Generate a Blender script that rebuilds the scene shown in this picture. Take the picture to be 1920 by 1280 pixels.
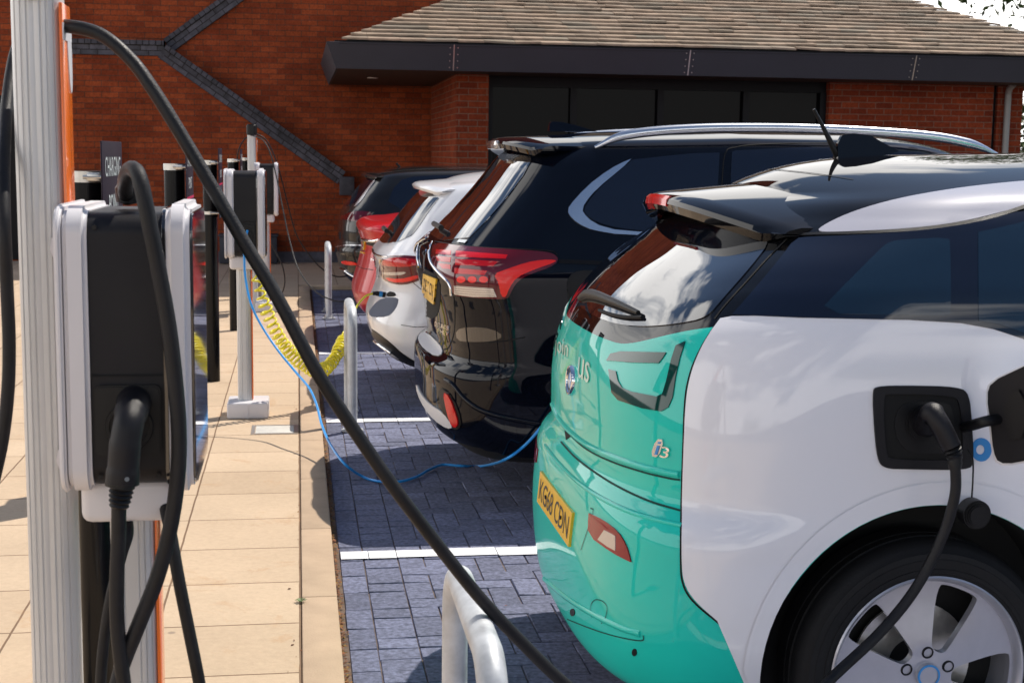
import bpy, bmesh, math, random
import numpy as np
from mathutils import Vector, Matrix
from mathutils.bvhtree import BVHTree
from mathutils.geometry import delaunay_2d_cdt
from mathutils.interpolate import poly_3d_calc
random.seed(7)
rng = np.random.default_rng(7)
for o in list(bpy.data.objects):
    bpy.data.objects.remove(o)
S = bpy.context.scene
col = S.collection

# ------------------------------------------------------------------ camera
F = 2665.0
CAM = Vector((0, 0, 1.53))
CR = Vector((0.98871, -0.14774, 0.01190)).normalized()
CF = Vector((0.14819, 0.98045, -0.12954)).normalized()
CU = CR.cross(CF).normalized(); CR = CF.cross(CU).normalized()
cd = bpy.data.cameras.new('camera'); cam = bpy.data.objects.new('camera', cd); col.objects.link(cam)
cd.sensor_width = 36; cd.lens = F / 1920 * 36; cd.clip_end = 2000; cd.clip_start = 0.05
cam.matrix_world = Matrix(((CR.x, CU.x, -CF.x, CAM.x), (CR.y, CU.y, -CF.y, CAM.y), (CR.z, CU.z, -CF.z, CAM.z), (0, 0, 0, 1)))
cd.dof.use_dof = True; cd.dof.focus_distance = 4.6; cd.dof.aperture_fstop = 11.0
S.camera = cam
# ------------------------------------------------------------------ sun and sky
SUN = Vector((0.50, 0.37, 1.0)).normalized()
EL = math.asin(SUN.z); AZ = math.atan2(SUN.x, SUN.y)
ld = bpy.data.lights.new('sun', 'SUN'); ld.energy = 4.8; ld.angle = math.radians(0.5); ld.color = (1.0, 0.93, 0.83)
sun = bpy.data.objects.new('sun', ld); col.objects.link(sun)
sun.rotation_euler = (-SUN).to_track_quat('-Z', 'Y').to_euler(); sun.location = (5, 3, 20)
W = bpy.data.worlds.new('World'); S.world = W; W.use_nodes = True
nt = W.node_tree; nt.nodes.clear()
def N(nt, t, **kw):
    n = nt.nodes.new(t)
    for k, v in kw.items():
        if k in n.inputs.keys(): n.inputs[k].default_value = v
        else: setattr(n, k, v)
    return n
def L(nt, a, b): nt.links.new(a, b)
sky = N(nt, 'ShaderNodeTexSky', sky_type='NISHITA', sun_disc=False, sun_elevation=EL, sun_rotation=AZ, air_density=1.0, dust_density=0.6)
bgs = N(nt, 'ShaderNodeBackground', Strength=0.10); L(nt, sky.outputs[0], bgs.inputs[0])
tc = N(nt, 'ShaderNodeTexCoord'); sp = N(nt, 'ShaderNodeSeparateXYZ'); L(nt, tc.outputs['Generated'], sp.inputs[0])
st = N(nt, 'ShaderNodeVectorMath', operation='MULTIPLY'); L(nt, tc.outputs['Generated'], st.inputs[0]); st.inputs[1].default_value = (1, 1, 2.6)
sf = N(nt, 'ShaderNodeVectorMath', operation='ADD'); L(nt, st.outputs[0], sf.inputs[0]); sf.inputs[1].default_value = (3.1, 1.7, 0.4)
nz = N(nt, 'ShaderNodeTexNoise', Scale=1.9, Detail=7.0, Roughness=0.5, Distortion=0.1); L(nt, sf.outputs[0], nz.inputs['Vector'])
cl = N(nt, 'ShaderNodeMath', operation='MULTIPLY_ADD'); L(nt, sp.outputs[2], cl.inputs[0]); cl.inputs[1].default_value = -0.42; cl.inputs[2].default_value = 0.155
cx = N(nt, 'ShaderNodeMath', operation='MULTIPLY_ADD'); L(nt, sp.outputs[0], cx.inputs[0]); cx.inputs[1].default_value = -0.15; L(nt, cl.outputs[0], cx.inputs[2])
cy = N(nt, 'ShaderNodeMath', operation='MULTIPLY_ADD'); L(nt, sp.outputs[1], cy.inputs[0]); cy.inputs[1].default_value = 0.04; L(nt, cx.outputs[0], cy.inputs[2])
no = N(nt, 'ShaderNodeMath', operation='ADD'); L(nt, nz.outputs[0], no.inputs[0]); L(nt, cy.outputs[0], no.inputs[1])
rp = N(nt, 'ShaderNodeValToRGB'); L(nt, no.outputs[0], rp.inputs[0])
rp.color_ramp.elements[0].position = 0.51; rp.color_ramp.elements[0].color = (0, 0, 0, 1)
rp.color_ramp.elements[1].position = 0.585; rp.color_ramp.elements[1].color = (1, 1, 1, 1)
bgc = N(nt, 'ShaderNodeBackground', Color=(1.0, 0.98, 0.96, 1), Strength=2.0)
mx = N(nt, 'ShaderNodeMixShader'); L(nt, rp.outputs[0], mx.inputs[0]); L(nt, bgs.outputs[0], mx.inputs[1]); L(nt, bgc.outputs[0], mx.inputs[2])
wo = N(nt, 'ShaderNodeOutputWorld'); L(nt, mx.outputs[0], wo.inputs[0])
S.view_settings.view_transform = 'Standard'; S.view_settings.look = 'None'; S.view_settings.gamma = 1
S.view_settings.exposure = 0.14

# ------------------------------------------------------------------ projection helpers (photo pixels are 1920 x 1280)
def ray(x, y): return CF + CR * ((x - 960) / F) - CU * ((y - 640) / F)
def at(x, y, Y): d = ray(x, y); return CAM + d * (Y / d.y)
def atz(x, y, z=0): d = ray(x, y); return CAM + d * ((z - CAM.z) / d.z)
def atx(x, y, X): d = ray(x, y); return CAM + d * (X / d.x)
def topx(p):
    d = Vector(p) - CAM; w = d.dot(CF); return (960 + F * d.dot(CR) / w, 640 - F * d.dot(CU) / w)

# ------------------------------------------------------------------ object helpers
def props(o, label=None, cat=None, group=None, kind=None):
    if label: o['label'] = label
    if cat: o['category'] = cat
    if group: o['group'] = group
    if kind: o['kind'] = kind
    return o
def thing(name, label, cat, loc=(0, 0, 0), group=None, rz=0):
    o = bpy.data.objects.new(name, None); col.objects.link(o); o.location = loc; o.rotation_euler = (0, 0, rz)
    o.empty_display_size = 0.1
    return props(o, label, cat, group)
def mobj(name, verts, faces, mat, parent=None, smooth=True, sharp=35, midx=None, normals=None):
    me = bpy.data.meshes.new(name); me.from_pydata([tuple(v) for v in verts], [], [tuple(f) for f in faces]); me.update()
    for m in (mat if isinstance(mat, (list, tuple)) else [mat]): me.materials.append(m)
    if midx is not None: me.polygons.foreach_set('material_index', midx)
    me.polygons.foreach_set('use_smooth', [smooth] * len(me.polygons))
    if smooth and sharp and normals is None: me.set_sharp_from_angle(angle=math.radians(sharp))
    if normals is not None: me.normals_split_custom_set_from_vertices([tuple(n) for n in normals])
    o = bpy.data.objects.new(name, me); col.objects.link(o)
    if parent is not None:
        o.parent = parent
        if parent.type == 'EMPTY':
            o.matrix_parent_inverse = parent_matrix(parent).inverted()
    return o
def parent_matrix(p):
    m = Matrix.LocRotScale(p.location, p.rotation_euler, p.scale)
    if p.parent: m = parent_matrix(p.parent) @ p.matrix_parent_inverse @ m
    return m
class MB:
    def __init__(s): s.bm = bmesh.new()
    def add(s, verts, faces):
        vs = [s.bm.verts.new(tuple(v)) for v in verts]
        for f in faces:
            try: s.bm.faces.new([vs[i] for i in f])
            except ValueError: pass
        return vs
    def box(s, lo, hi, bev=0, M=None, seg=2):
        lo, hi = Vector(lo), Vector(hi); b = bmesh.new()
        bmesh.ops.create_cube(b, size=1)
        for v in b.verts: v.co = Vector([(lo[i] + hi[i]) / 2 + v.co[i] * (hi[i] - lo[i]) for i in range(3)])
        if bev: bmesh.ops.bevel(b, geom=b.edges[:], offset=bev, segments=seg, affect='EDGES', profile=0.5)
        s.merge(b, M); return s
    def merge(s, b, M=None):
        if M is not None: b.transform(M)
        me = bpy.data.meshes.new('tmp'); b.to_mesh(me); b.free(); s.bm.from_mesh(me); bpy.data.meshes.remove(me)
    def cyl(s, p0, p1, r, r1=None, seg=20, bev=0):
        p0, p1 = Vector(p0), Vector(p1); d = p1 - p0; b = bmesh.new()
        bmesh.ops.create_cone(b, cap_ends=True, segments=seg, radius1=r, radius2=r if r1 is None else r1, depth=d.length)
        if bev:
            ed = [e for e in b.edges if len(e.link_faces) == 2 and any(len(f.verts) > 4 for f in e.link_faces)]
            bmesh.ops.bevel(b, geom=ed, offset=bev, segments=2, affect='EDGES')
        s.merge(b, Matrix.Translation((p0 + p1) / 2) @ d.to_track_quat('Z', 'Y').to_matrix().to_4x4()); return s
    def prism(s, pts, f0, f1, bev=0, seg=2, angle=True):
        """pts 2D; f0/f1 map 2D -> 3D for the two caps"""
        b = bmesh.new(); n = len(pts)
        A = [b.verts.new(f0(*p)) for p in pts]; B = [b.verts.new(f1(*p)) for p in pts]
        b.faces.new(A); b.faces.new(B[::-1])
        for i in range(n): b.faces.new([A[(i + 1) % n], A[i], B[i], B[(i + 1) % n]])
        bmesh.ops.recalc_face_normals(b, faces=b.faces[:])
        if bev:
            ed = [e for e in b.edges if any(len(f.verts) == n and n > 4 for f in e.link_faces)] if n > 4 else b.edges[:]
            bmesh.ops.bevel(b, geom=ed, offset=bev, segments=seg, affect='EDGES')
        s.merge(b); return s
    def tube(s, pts, r, seg=10, closed=False):
        v, f = tube_geo(pts, r, seg); s.add(v, f); return s
    def lathe(s, prof, M, seg=48):
        b = bmesh.new(); rings = []
        for (rr, h) in prof:
            rings.append([b.verts.new((rr * math.cos(2 * math.pi * k / seg), rr * math.sin(2 * math.pi * k / seg), h)) for k in range(seg)])
        for a, c in zip(rings, rings[1:]):
            for k in range(seg): b.faces.new([a[k], a[(k + 1) % seg], c[(k + 1) % seg], c[k]])
        bmesh.ops.remove_doubles(b, verts=b.verts[:], dist=1e-6)
        bmesh.ops.recalc_face_normals(b, faces=b.faces[:])
        s.merge(b, M); return s
    def build(s, name, mat, parent=None, smooth=True, sharp=35):
        me = bpy.data.meshes.new(name); bmesh.ops.recalc_face_normals(s.bm, faces=s.bm.faces[:]) ; s.bm.to_mesh(me); s.bm.free()
        for m in (mat if isinstance(mat, (list, tuple)) else [mat]): me.materials.append(m)
        me.polygons.foreach_set('use_smooth', [smooth] * len(me.polygons))
        if smooth: me.set_sharp_from_angle(angle=math.radians(sharp))
        o = bpy.data.objects.new(name, me); col.objects.link(o)
        if parent is not None:
            o.parent = parent
            o.matrix_parent_inverse = parent_matrix(parent).inverted() if parent.type == 'EMPTY' else Matrix.Identity(4)
        return o
def crom(pts, n=8):
    P = [Vector(p) for p in pts]; P = [P[0] * 2 - P[1]] + P + [P[-1] * 2 - P[-2]]; out = []
    for i in range(1, len(P) - 2):
        for k in range(n):
            t = k / n
            out.append(0.5 * ((2 * P[i]) + (P[i + 1] - P[i - 1]) * t + (2 * P[i - 1] - 5 * P[i] + 4 * P[i + 1] - P[i + 2]) * t * t + (3 * P[i] - P[i - 1] - 3 * P[i + 1] + P[i + 2]) * t ** 3))
    out.append(P[-2]); return out
def tube_geo(pts, r, seg=10):
    P = [Vector(p) for p in pts]; V = []; Fc = []
    t = (P[1] - P[0]).normalized(); a = t.orthogonal().normalized()
    for i, p in enumerate(P):
        t = (P[min(i + 1, len(P) - 1)] - P[max(i - 1, 0)]).normalized()
        a = (a - t * a.dot(t)).normalized(); b = t.cross(a)
        rr = r[i] if hasattr(r, '__len__') else r
        for k in range(seg):
            th = 2 * math.pi * k / seg; V.append(p + (a * math.cos(th) + b * math.sin(th)) * rr)
    for i in range(len(P) - 1):
        for k in range(seg):
            Fc.append((i * seg + k, i * seg + (k + 1) % seg, (i + 1) * seg + (k + 1) % seg, (i + 1) * seg + k))
    Fc.append(tuple(range(seg))[::-1]); Fc.append(tuple((len(P) - 1) * seg + k for k in range(seg)))
    return V, Fc
def chaikin(p, n=2, closed=True):
    for _ in range(n):
        q = []
        m = len(p)
        for i in range(m if closed else m - 1):
            a, b = p[i], p[(i + 1) % m]
            q += [(a[0] * .75 + b[0] * .25, a[1] * .75 + b[1] * .25), (a[0] * .25 + b[0] * .75, a[1] * .25 + b[1] * .75)]
        if not closed: q = [p[0]] + q + [p[-1]]
        p = q
    return p
def rrect(cx, cy, w, h, r, n=6):
    out = []
    for (sx, sy, a0) in ((1, 1, 0), (-1, 1, 90), (-1, -1, 180), (1, -1, 270)):
        for k in range(n + 1):
            a = math.radians(a0 + 90 * k / n); out.append((cx + sx * (w / 2 - r) + r * math.cos(a), cy + sy * (h / 2 - r) + r * math.sin(a)))
    return out

# ------------------------------------------------------------------ materials
def mat(name, base, rough=0.5, metal=0.0, coat=0.0, spec=0.5, noise=0.0, nscale=8, bump=0.0, bscale=80, coatr=0.03, nrough=0.0, detail=6):
    m = bpy.data.materials.new(name); m.use_nodes = True; t = m.node_tree; p = t.nodes['Principled BSDF']
    p.inputs['Base Color'].default_value = (*base, 1); p.inputs['Roughness'].default_value = rough; p.inputs['Metallic'].default_value = metal
    p.inputs['Coat Weight'].default_value = coat; p.inputs['Coat Roughness'].default_value = coatr; p.inputs['Specular IOR Level'].default_value = spec
    co = N(t, 'ShaderNodeTexCoord')
    if noise or nrough:
        n = N(t, 'ShaderNodeTexNoise', Scale=nscale, Detail=detail, Roughness=0.62); L(t, co.outputs['Object'], n.inputs['Vector'])
        if noise:
            mr = N(t, 'ShaderNodeMapRange'); L(t, n.outputs[0], mr.inputs[0])
            mr.inputs[1].default_value = 0.3; mr.inputs[2].default_value = 0.7; mr.inputs[3].default_value = 1 - noise; mr.inputs[4].default_value = 1 + noise
            v = N(t, 'ShaderNodeVectorMath', operation='SCALE'); v.inputs[0].default_value = base; L(t, mr.outputs[0], v.inputs['Scale'])
            L(t, v.outputs[0], p.inputs['Base Color'])
        if nrough:
            mr = N(t, 'ShaderNodeMapRange'); L(t, n.outputs[0], mr.inputs[0]); mr.inputs[1].default_value = 0.3; mr.inputs[2].default_value = 0.7
            mr.inputs[3].default_value = max(0.02, rough - nrough); mr.inputs[4].default_value = rough + nrough; L(t, mr.outputs[0], p.inputs['Roughness'])
    if bump:
        n2 = N(t, 'ShaderNodeTexNoise', Scale=bscale, Detail=4.0); L(t, co.outputs['Object'], n2.inputs['Vector'])
        b = N(t, 'ShaderNodeBump', Strength=bump, Distance=0.002); L(t, n2.outputs[0], b.inputs['Height']); L(t, b.outputs[0], p.inputs['Normal'])
    return m
def island_var(m, amt, hue=None):
    """per mesh island brightness variation multiplied into base colour"""
    t = m.node_tree; p = t.nodes['Principled BSDF']; g = N(t, 'ShaderNodeNewGeometry')
    mr = N(t, 'ShaderNodeMapRange'); L(t, g.outputs['Random Per Island'], mr.inputs[0]); mr.inputs[3].default_value = 1 - amt; mr.inputs[4].default_value = 1 + amt
    v = N(t, 'ShaderNodeVectorMath', operation='SCALE')
    if p.inputs['Base Color'].is_linked: L(t, p.inputs['Base Color'].links[0].from_socket, v.inputs[0])
    else: v.inputs[0].default_value = p.inputs['Base Color'].default_value[:3]
    L(t, mr.outputs[0], v.inputs['Scale']); out = v.outputs[0]
    if hue:
        mx = N(t, 'ShaderNodeMix', data_type='RGBA', blend_type='MIX'); w = N(t, 'ShaderNodeTexWhiteNoise', noise_dimensions='1D'); L(t, g.outputs['Random Per Island'], w.inputs['W'])
        r = N(t, 'ShaderNodeMapRange'); L(t, w.outputs[0], r.inputs[0]); r.inputs[1].default_value = 0.55; r.inputs[4].default_value = 0.7
        L(t, r.outputs[0], mx.inputs[0]); L(t, out, mx.inputs[6]); mx.inputs[7].default_value = (*hue, 1); out = mx.outputs[2]
    L(t, out, p.inputs['Base Color'])
    return m
def brick_mat(name, bw, bh, c1, c2, mortar, morw=0.010, offset=0.5, plane='wall', bumpd=0.006, grime=0.25, freckle=0.0, freq=2, squash=1.0):
    m = bpy.data.materials.new(name); m.use_nodes = True; t = m.node_tree; p = t.nodes['Principled BSDF']
    g = N(t, 'ShaderNodeNewGeometry'); s = N(t, 'ShaderNodeSeparateXYZ'); L(t, g.outputs['Position'], s.inputs[0]); c = N(t, 'ShaderNodeCombineXYZ')
    if plane == 'wall':
        a = N(t, 'ShaderNodeMath', operation='ADD'); L(t, s.outputs[0], a.inputs[0]); L(t, s.outputs[1], a.inputs[1])
        L(t, a.outputs[0], c.inputs[0]); L(t, s.outputs[2], c.inputs[1])
    else:
        L(t, s.outputs[0], c.inputs[0]); L(t, s.outputs[1], c.inputs[1])
    w = N(t, 'ShaderNodeTexNoise', Scale=6.0, Detail=2.0); L(t, g.outputs['Position'], w.inputs['Vector'])
    ws = N(t, 'ShaderNodeVectorMath', operation='SCALE'); L(t, w.outputs['Color'], ws.inputs[0]); ws.inputs['Scale'].default_value = 0.006
    wa = N(t, 'ShaderNodeVectorMath', operation='ADD'); L(t, c.outputs[0], wa.inputs[0]); L(t, ws.outputs[0], wa.inputs[1])
    b = N(t, 'ShaderNodeTexBrick', offset=offset, offset_frequency=2, squash=1.0)
    L(t, wa.outputs[0], b.inputs['Vector']); b.inputs['Scale'].default_value = 1; b.inputs['Brick Width'].default_value = bw; b.inputs['Row Height'].default_value = bh
    b.inputs['Mortar Size'].default_value = morw / 2; b.inputs['Mortar Smooth'].default_value = 0.25; b.inputs['Bias'].default_value = 0
    b.inputs['Color1'].default_value = (*c1, 1); b.inputs['Color2'].default_value = (*c2, 1); b.inputs['Mortar'].default_value = (*mortar, 1)
    n = N(t, 'ShaderNodeTexNoise', Scale=1.3, Detail=8.0, Roughness=0.65); L(t, g.outputs['Position'], n.inputs['Vector'])
    mr = N(t, 'ShaderNodeMapRange'); L(t, n.outputs[0], mr.inputs[0]); mr.inputs[1].default_value = 0.3; mr.inputs[2].default_value = 0.7; mr.inputs[3].default_value = 1 - grime; mr.inputs[4].default_value = 1 + grime * .6
    n3 = N(t, 'ShaderNodeTexNoise', Scale=38.0, Detail=5.0, Roughness=0.7); L(t, g.outputs['Position'], n3.inputs['Vector'])
    mr3 = N(t, 'ShaderNodeMapRange'); L(t, n3.outputs[0], mr3.inputs[0]); mr3.inputs[1].default_value = 0.3; mr3.inputs[2].default_value = 0.7; mr3.inputs[3].default_value = 0.72 if plane == 'wall' else .93; mr3.inputs[4].default_value = 1.3 if plane == 'wall' else 1.06
    mu = N(t, 'ShaderNodeMath', operation='MULTIPLY'); L(t, mr.outputs[0], mu.inputs[0]); L(t, mr3.outputs[0], mu.inputs[1])
    v = N(t, 'ShaderNodeVectorMath', operation='SCALE'); L(t, b.outputs[0], v.inputs[0]); L(t, mu.outputs[0], v.inputs['Scale']); out = v.outputs[0]
    if freckle:
        n4 = N(t, 'ShaderNodeTexNoise', Scale=5.5, Detail=12.0, Roughness=0.85); L(t, g.outputs['Position'], n4.inputs['Vector'])
        r4 = N(t, 'ShaderNodeMapRange'); L(t, n4.outputs[0], r4.inputs[0]); r4.inputs[1].default_value = 0.655; r4.inputs[2].default_value = 0.70
        mm = N(t, 'ShaderNodeMath', operation='MULTIPLY'); L(t, r4.outputs[0], mm.inputs[0]); mm.inputs[1].default_value = freckle
        mx = N(t, 'ShaderNodeMix', data_type='RGBA'); L(t, mm.outputs[0], mx.inputs[0]); L(t, out, mx.inputs[6]); mx.inputs[7].default_value = (0.5, 0.42, 0.36, 1); out = mx.outputs[2]
    if plane == 'floor':
        n5 = N(t, 'ShaderNodeTexNoise', Scale=2.6, Detail=9.0, Roughness=0.75, Distortion=1.2); L(t, g.outputs['Position'], n5.inputs['Vector'])
        r5 = N(t, 'ShaderNodeMapRange'); L(t, n5.outputs[0], r5.inputs[0]); r5.inputs[1].default_value = .56; r5.inputs[2].default_value = .68; r5.inputs[3].default_value = 0; r5.inputs[4].default_value = .45
        m5 = N(t, 'ShaderNodeMix', data_type='RGBA'); L(t, r5.outputs[0], m5.inputs[0]); L(t, out, m5.inputs[6]); m5.inputs[7].default_value = (0.42, 0.25, 0.13, 1)
        v6 = N(t, 'ShaderNodeTexVoronoi', Scale=3.3); L(t, g.outputs['Position'], v6.inputs['Vector'])
        r6 = N(t, 'ShaderNodeMapRange'); L(t, v6.outputs['Distance'], r6.inputs[0]); r6.inputs[1].default_value = .035; r6.inputs[2].default_value = .05; r6.inputs[3].default_value = .55; r6.inputs[4].default_value = 0
        m6 = N(t, 'ShaderNodeMix', data_type='RGBA'); L(t, r6.outputs[0], m6.inputs[0]); L(t, m5.outputs[2], m6.inputs[6]); m6.inputs[7].default_value = (0.16, 0.13, 0.11, 1); out = m6.outputs[2]
    L(t, out, p.inputs['Base Color']); p.inputs['Roughness'].default_value = 0.9; p.inputs['Specular IOR Level'].default_value = 0.12
    sb = N(t, 'ShaderNodeMath', operation='MULTIPLY_ADD'); L(t, b.outputs['Fac'], sb.inputs[0]); sb.inputs[1].default_value = -1.0; L(t, n3.outputs[0], sb.inputs[2])
    bp = N(t, 'ShaderNodeBump', Strength=0.8, Distance=bumpd); L(t, sb.outputs[0], bp.inputs['Height']); L(t, bp.outputs[0], p.inputs['Normal'])
    return m

M = {}
M['teal'] = mat('teal_paint', (0.014, 0.58, 0.47), 0.45, 0.0, 0.75, 0.05, 0.02, 3)
M['lensr'] = mat('fog_lamp_red', (0.26, 0.006, 0.014), 0.08, 0, 0.3, 0.3)
M['whitepaint'] = mat('white_paint', (0.80, 0.80, 0.84), 0.4, 0.0, 1.0, 0.1)
M['blackpaint'] = mat('black_paint', (0.004, 0.004, 0.005), 0.4, 0.0, 0.9, 0.0)
M['navy'] = mat('deep_blue_black_paint', (0.002, 0.003, 0.007), 0.4, 0.0, 0.6, 0.0)
M['silver'] = mat('silver_paint', (0.78, 0.78, 0.80), 0.4, 0.15, 0.9, 0.2)
M['red'] = mat('red_paint', (0.50, 0.005, 0.009), 0.35, 0.1, 0.45, 0.2)
M['darkpaint'] = mat('dark_grey_paint', (0.008, 0.008, 0.009), 0.4, 0.1, 0.9, 0.1)
M['glass'] = mat('tinted_glass', (0.002, 0.004, 0.014), 0.01, 0.0, 0.0, 0.75)
M['glassr'] = mat('rear_window_glass', (0.004, 0.006, 0.012), 0.01, 0.0, 1.0, 1.0, coatr=0.0)
M['matsilver'] = mat('matt_silver_trim', (0.62, 0.62, 0.64), 0.45, 0.1)
M['glassday'] = mat('daylit_blue_glass', (0.004, 0.017, 0.036), 0.01, 0.0, 0.0, 0.75)  # opaque; lighter blue stands for daylight seen through the cabin
M['glassb'] = mat('dark_window_glass', (0.0025, 0.0025, 0.003), 0.06, 0.0, 0.0, 0.05)
M['chrome'] = mat('chrome', (0.85, 0.86, 0.88), 0.06, 1.0)
M['satin'] = mat('satin_metal', (0.70, 0.71, 0.74), 0.25, 1.0)
M['alloy'] = mat('painted_alloy', (0.46, 0.46, 0.51), 0.28, 0.45, 0.7, 0.5, 0.04, 30)
M['rubber'] = mat('tyre_rubber', (0.006, 0.006, 0.007), 0.7, 0, 0, 0.35, 0.25, 20, 0.3, 150)
M['plastic'] = mat('black_plastic', (0.005, 0.005, 0.006), 0.42, 0, 0, 0.3, 0.2, 12, 0.25, 900)
M['plasticm'] = mat('charcoal_plastic', (0.007, 0.0065, 0.009), 0.42, 0, 0, 0.28, 0.12, 7, 0.3, 1200, nrough=0.08)
M['cable'] = mat('black_cable_rubber', (0.009, 0.0085, 0.010), 0.5, 0, 0, 0.3, 0.5, 22, 0.4, 300, nrough=0.12)
M['bluecable'] = mat('blue_cable', (0.015, 0.30, 0.75), 0.4, 0, 0.2, 0.5, 0.08, 20)
M['yellowcable'] = mat('yellow_cable', (0.80, 0.70, 0.02), 0.35, 0, 0.3)
M['lens'] = mat('red_lens', (0.60, 0.004, 0.008), 0.15, 0, 0.5, 0.4)
M['lensd'] = mat('dark_red_lens', (0.11, 0.003, 0.010), 0.08, 0, 0.6, 0.4)
M['lensb'] = mat('bright_red_lens', (0.92, 0.015, 0.008), 0.25, 0, 0.4, 0.4)
M['lensw'] = mat('clear_lens', (0.55, 0.50, 0.48), 0.15, 0.5, 1.0, 0.7)
M['teallens'] = mat('dark_teal_lens', (0.003, 0.045, 0.038), 0.06, 0, 0.35, 0.3)
M['plate'] = mat('yellow_plate', (0.86, 0.50, 0.015), 0.35, 0, 0.3)
M['ink'] = mat('black_ink', (0.012, 0.011, 0.02), 0.5)
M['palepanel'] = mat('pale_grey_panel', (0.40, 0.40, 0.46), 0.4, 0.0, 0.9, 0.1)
M['whiteink'] = mat('white_vinyl', (0.75, 0.80, 0.80), 0.4, 0, 0.4)
M['blueink'] = mat('blue_vinyl', (0.02, 0.25, 0.62), 0.4, 0, 0.4)
M['palegreen'] = mat('pale_green_vinyl', (0.42, 0.78, 0.70), 0.35, 0, 1.0)
M['gap'] = mat('panel_gap_black', (0.004, 0.004, 0.004), 0.9)
M['tealgap'] = mat('panel_gap_teal', (0.003, 0.05, 0.04), 0.9)
M['underbody'] = mat('underbody_black', (0.006, 0.006, 0.006), 0.8)
M['alu'] = mat('anodised_aluminium', (0.60, 0.60, 0.60), 0.42, 0.25, 0, 0.5, 0.05, 5)
M['shell'] = mat('light_grey_plastic', (0.66, 0.64, 0.66), 0.42, 0, 0.15, 0.5, 0.03, 6, nrough=0.05)
M['orange'] = mat('orange_plastic', (0.85, 0.16, 0.008), 0.25, 0, 0.5)
M['glossblack'] = mat('gloss_black_plate', (0.01, 0.01, 0.012), 0.04, 0, 1.0, 0.8)
M['galv'] = mat('galvanised_steel', (0.50, 0.52, 0.54), 0.55, 0.35, 0, 0.5, 0.22, 14, 0.3, 60, nrough=0.15)
M['postblack'] = mat('gloss_black_post', (0.003, 0.003, 0.004), 0.25, 0, 0.15, 0.2)
M['steel'] = mat('stainless_band', (0.62, 0.60, 0.56), 0.28, 0.8, 0, 0.5, 0.1, 60)
M['sign'] = mat('dark_sign_face', (0.018, 0.010, 0.020), 0.5, spec=0.15)
M['signgrey'] = mat('slate_sign_face', (0.04, 0.045, 0.065), 0.5, spec=0.15)
M['magenta'] = mat('crimson_vinyl', (0.55, 0.01, 0.08), 0.4)
M['fascia'] = mat('dark_grey_metal', (0.026, 0.028, 0.040), 0.6, 0.0, 0, 0.5, 0.08, 2)
M['soffit'] = mat('soffit_board', (0.04, 0.024, 0.02), 0.7, 0, 0, 0.3, 0.1, 2)
M['frame'] = mat('black_window_frame', (0.003, 0.003, 0.005), 0.5, spec=0.2)
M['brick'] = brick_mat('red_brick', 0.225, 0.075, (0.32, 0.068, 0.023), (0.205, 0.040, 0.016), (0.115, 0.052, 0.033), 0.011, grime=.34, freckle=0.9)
M['brickshade'] = brick_mat('red_brick_shade_darkened', 0.225, 0.075, (0.26, 0.050, 0.019), (0.17, 0.030, 0.014), (0.20, 0.115, 0.08), 0.012)  # darker copy of the red brick, with the canopy's shade in its colour
M['brickdark'] = mat('blue_engineering_brick', (0.058, 0.056, 0.070), 0.6, 0, 0, 0.3, 0.45, 9, 0.5, 60); island_var(M['brickdark'], 0.35)
M['mortard'] = mat('dark_mortar', (0.015, 0.012, 0.012), 0.9)
M['tile'] = mat('roof_tile', (0.30, 0.222, 0.160), 0.85, 0, 0, 0.3, 0.3, 7, 0.6, 50); island_var(M['tile'], 0.25, (0.21, 0.185, 0.145))
M['kerb'] = mat('kerb_stone', (0.43, 0.315, 0.215), 0.85, 0, 0, 0.3, 0.12, 5, 0.7, 140); island_var(M['kerb'], 0.06)
M['block'] = mat('blue_grey_block', (0.128, 0.138, 0.205), 0.8, 0, 0, 0.3, 0.5, 55, 0.9, 260, detail=8); island_var(M['block'], 0.20)
M['bed'] = mat('joint_sand', (0.13, 0.095, 0.075), 0.95, 0, 0, 0.3, 0.4, 25)
M['asphalt'] = mat('asphalt', (0.055, 0.055, 0.058), 0.9, 0, 0, 0.3, 0.2, 3, 0.6, 90)
M['line'] = mat('white_road_paint', (0.80, 0.80, 0.82), 0.6, 0, 0, 0.4, 0.06, 30)
M['litter'] = mat('brown_litter', (0.17, 0.065, 0.03), 0.9); island_var(M['litter'], 0.6, (0.30, 0.20, 0.04))
M['leaf'] = mat('leaf', (0.07, 0.115, 0.03), 0.55); island_var(M['leaf'], 0.5, (0.13, 0.15, 0.04))
M['bark'] = mat('bark', (0.12, 0.09, 0.065), 0.9, 0, 0, 0.3, 0.3, 10, 0.8, 40)
M['slabs'] = brick_mat('cream_slabs', 0.457, 0.457, (0.535, 0.41, 0.29), (0.49, 0.37, 0.258), (0.20, 0.13, 0.085), 0.008, 0.0, 'floor', 0.004, 0.10)

# ================================================================== GROUND
ZP = -0.04
def sheet(name, x0, x1, y0, y1, z, m, kind='structure'):
    o = mobj(name, [(x0, y0, z), (x1, y0, z), (x1, y1, z), (x0, y1, z)], [(0, 1, 2, 3)], m, None, False); o['kind'] = kind; return o
sheet('ground', -400, 400, -400, 400, -0.075, M['asphalt'])
b = MB(); b.box((-14, -12, -0.2), (0.0, 20.6, 0.0)); b.box((0.0, 16.78, -0.2), (12, 20.6, 0.0)); pv = b.build('pavement', M['slabs'], None, False); pv['kind'] = 'structure'
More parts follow.
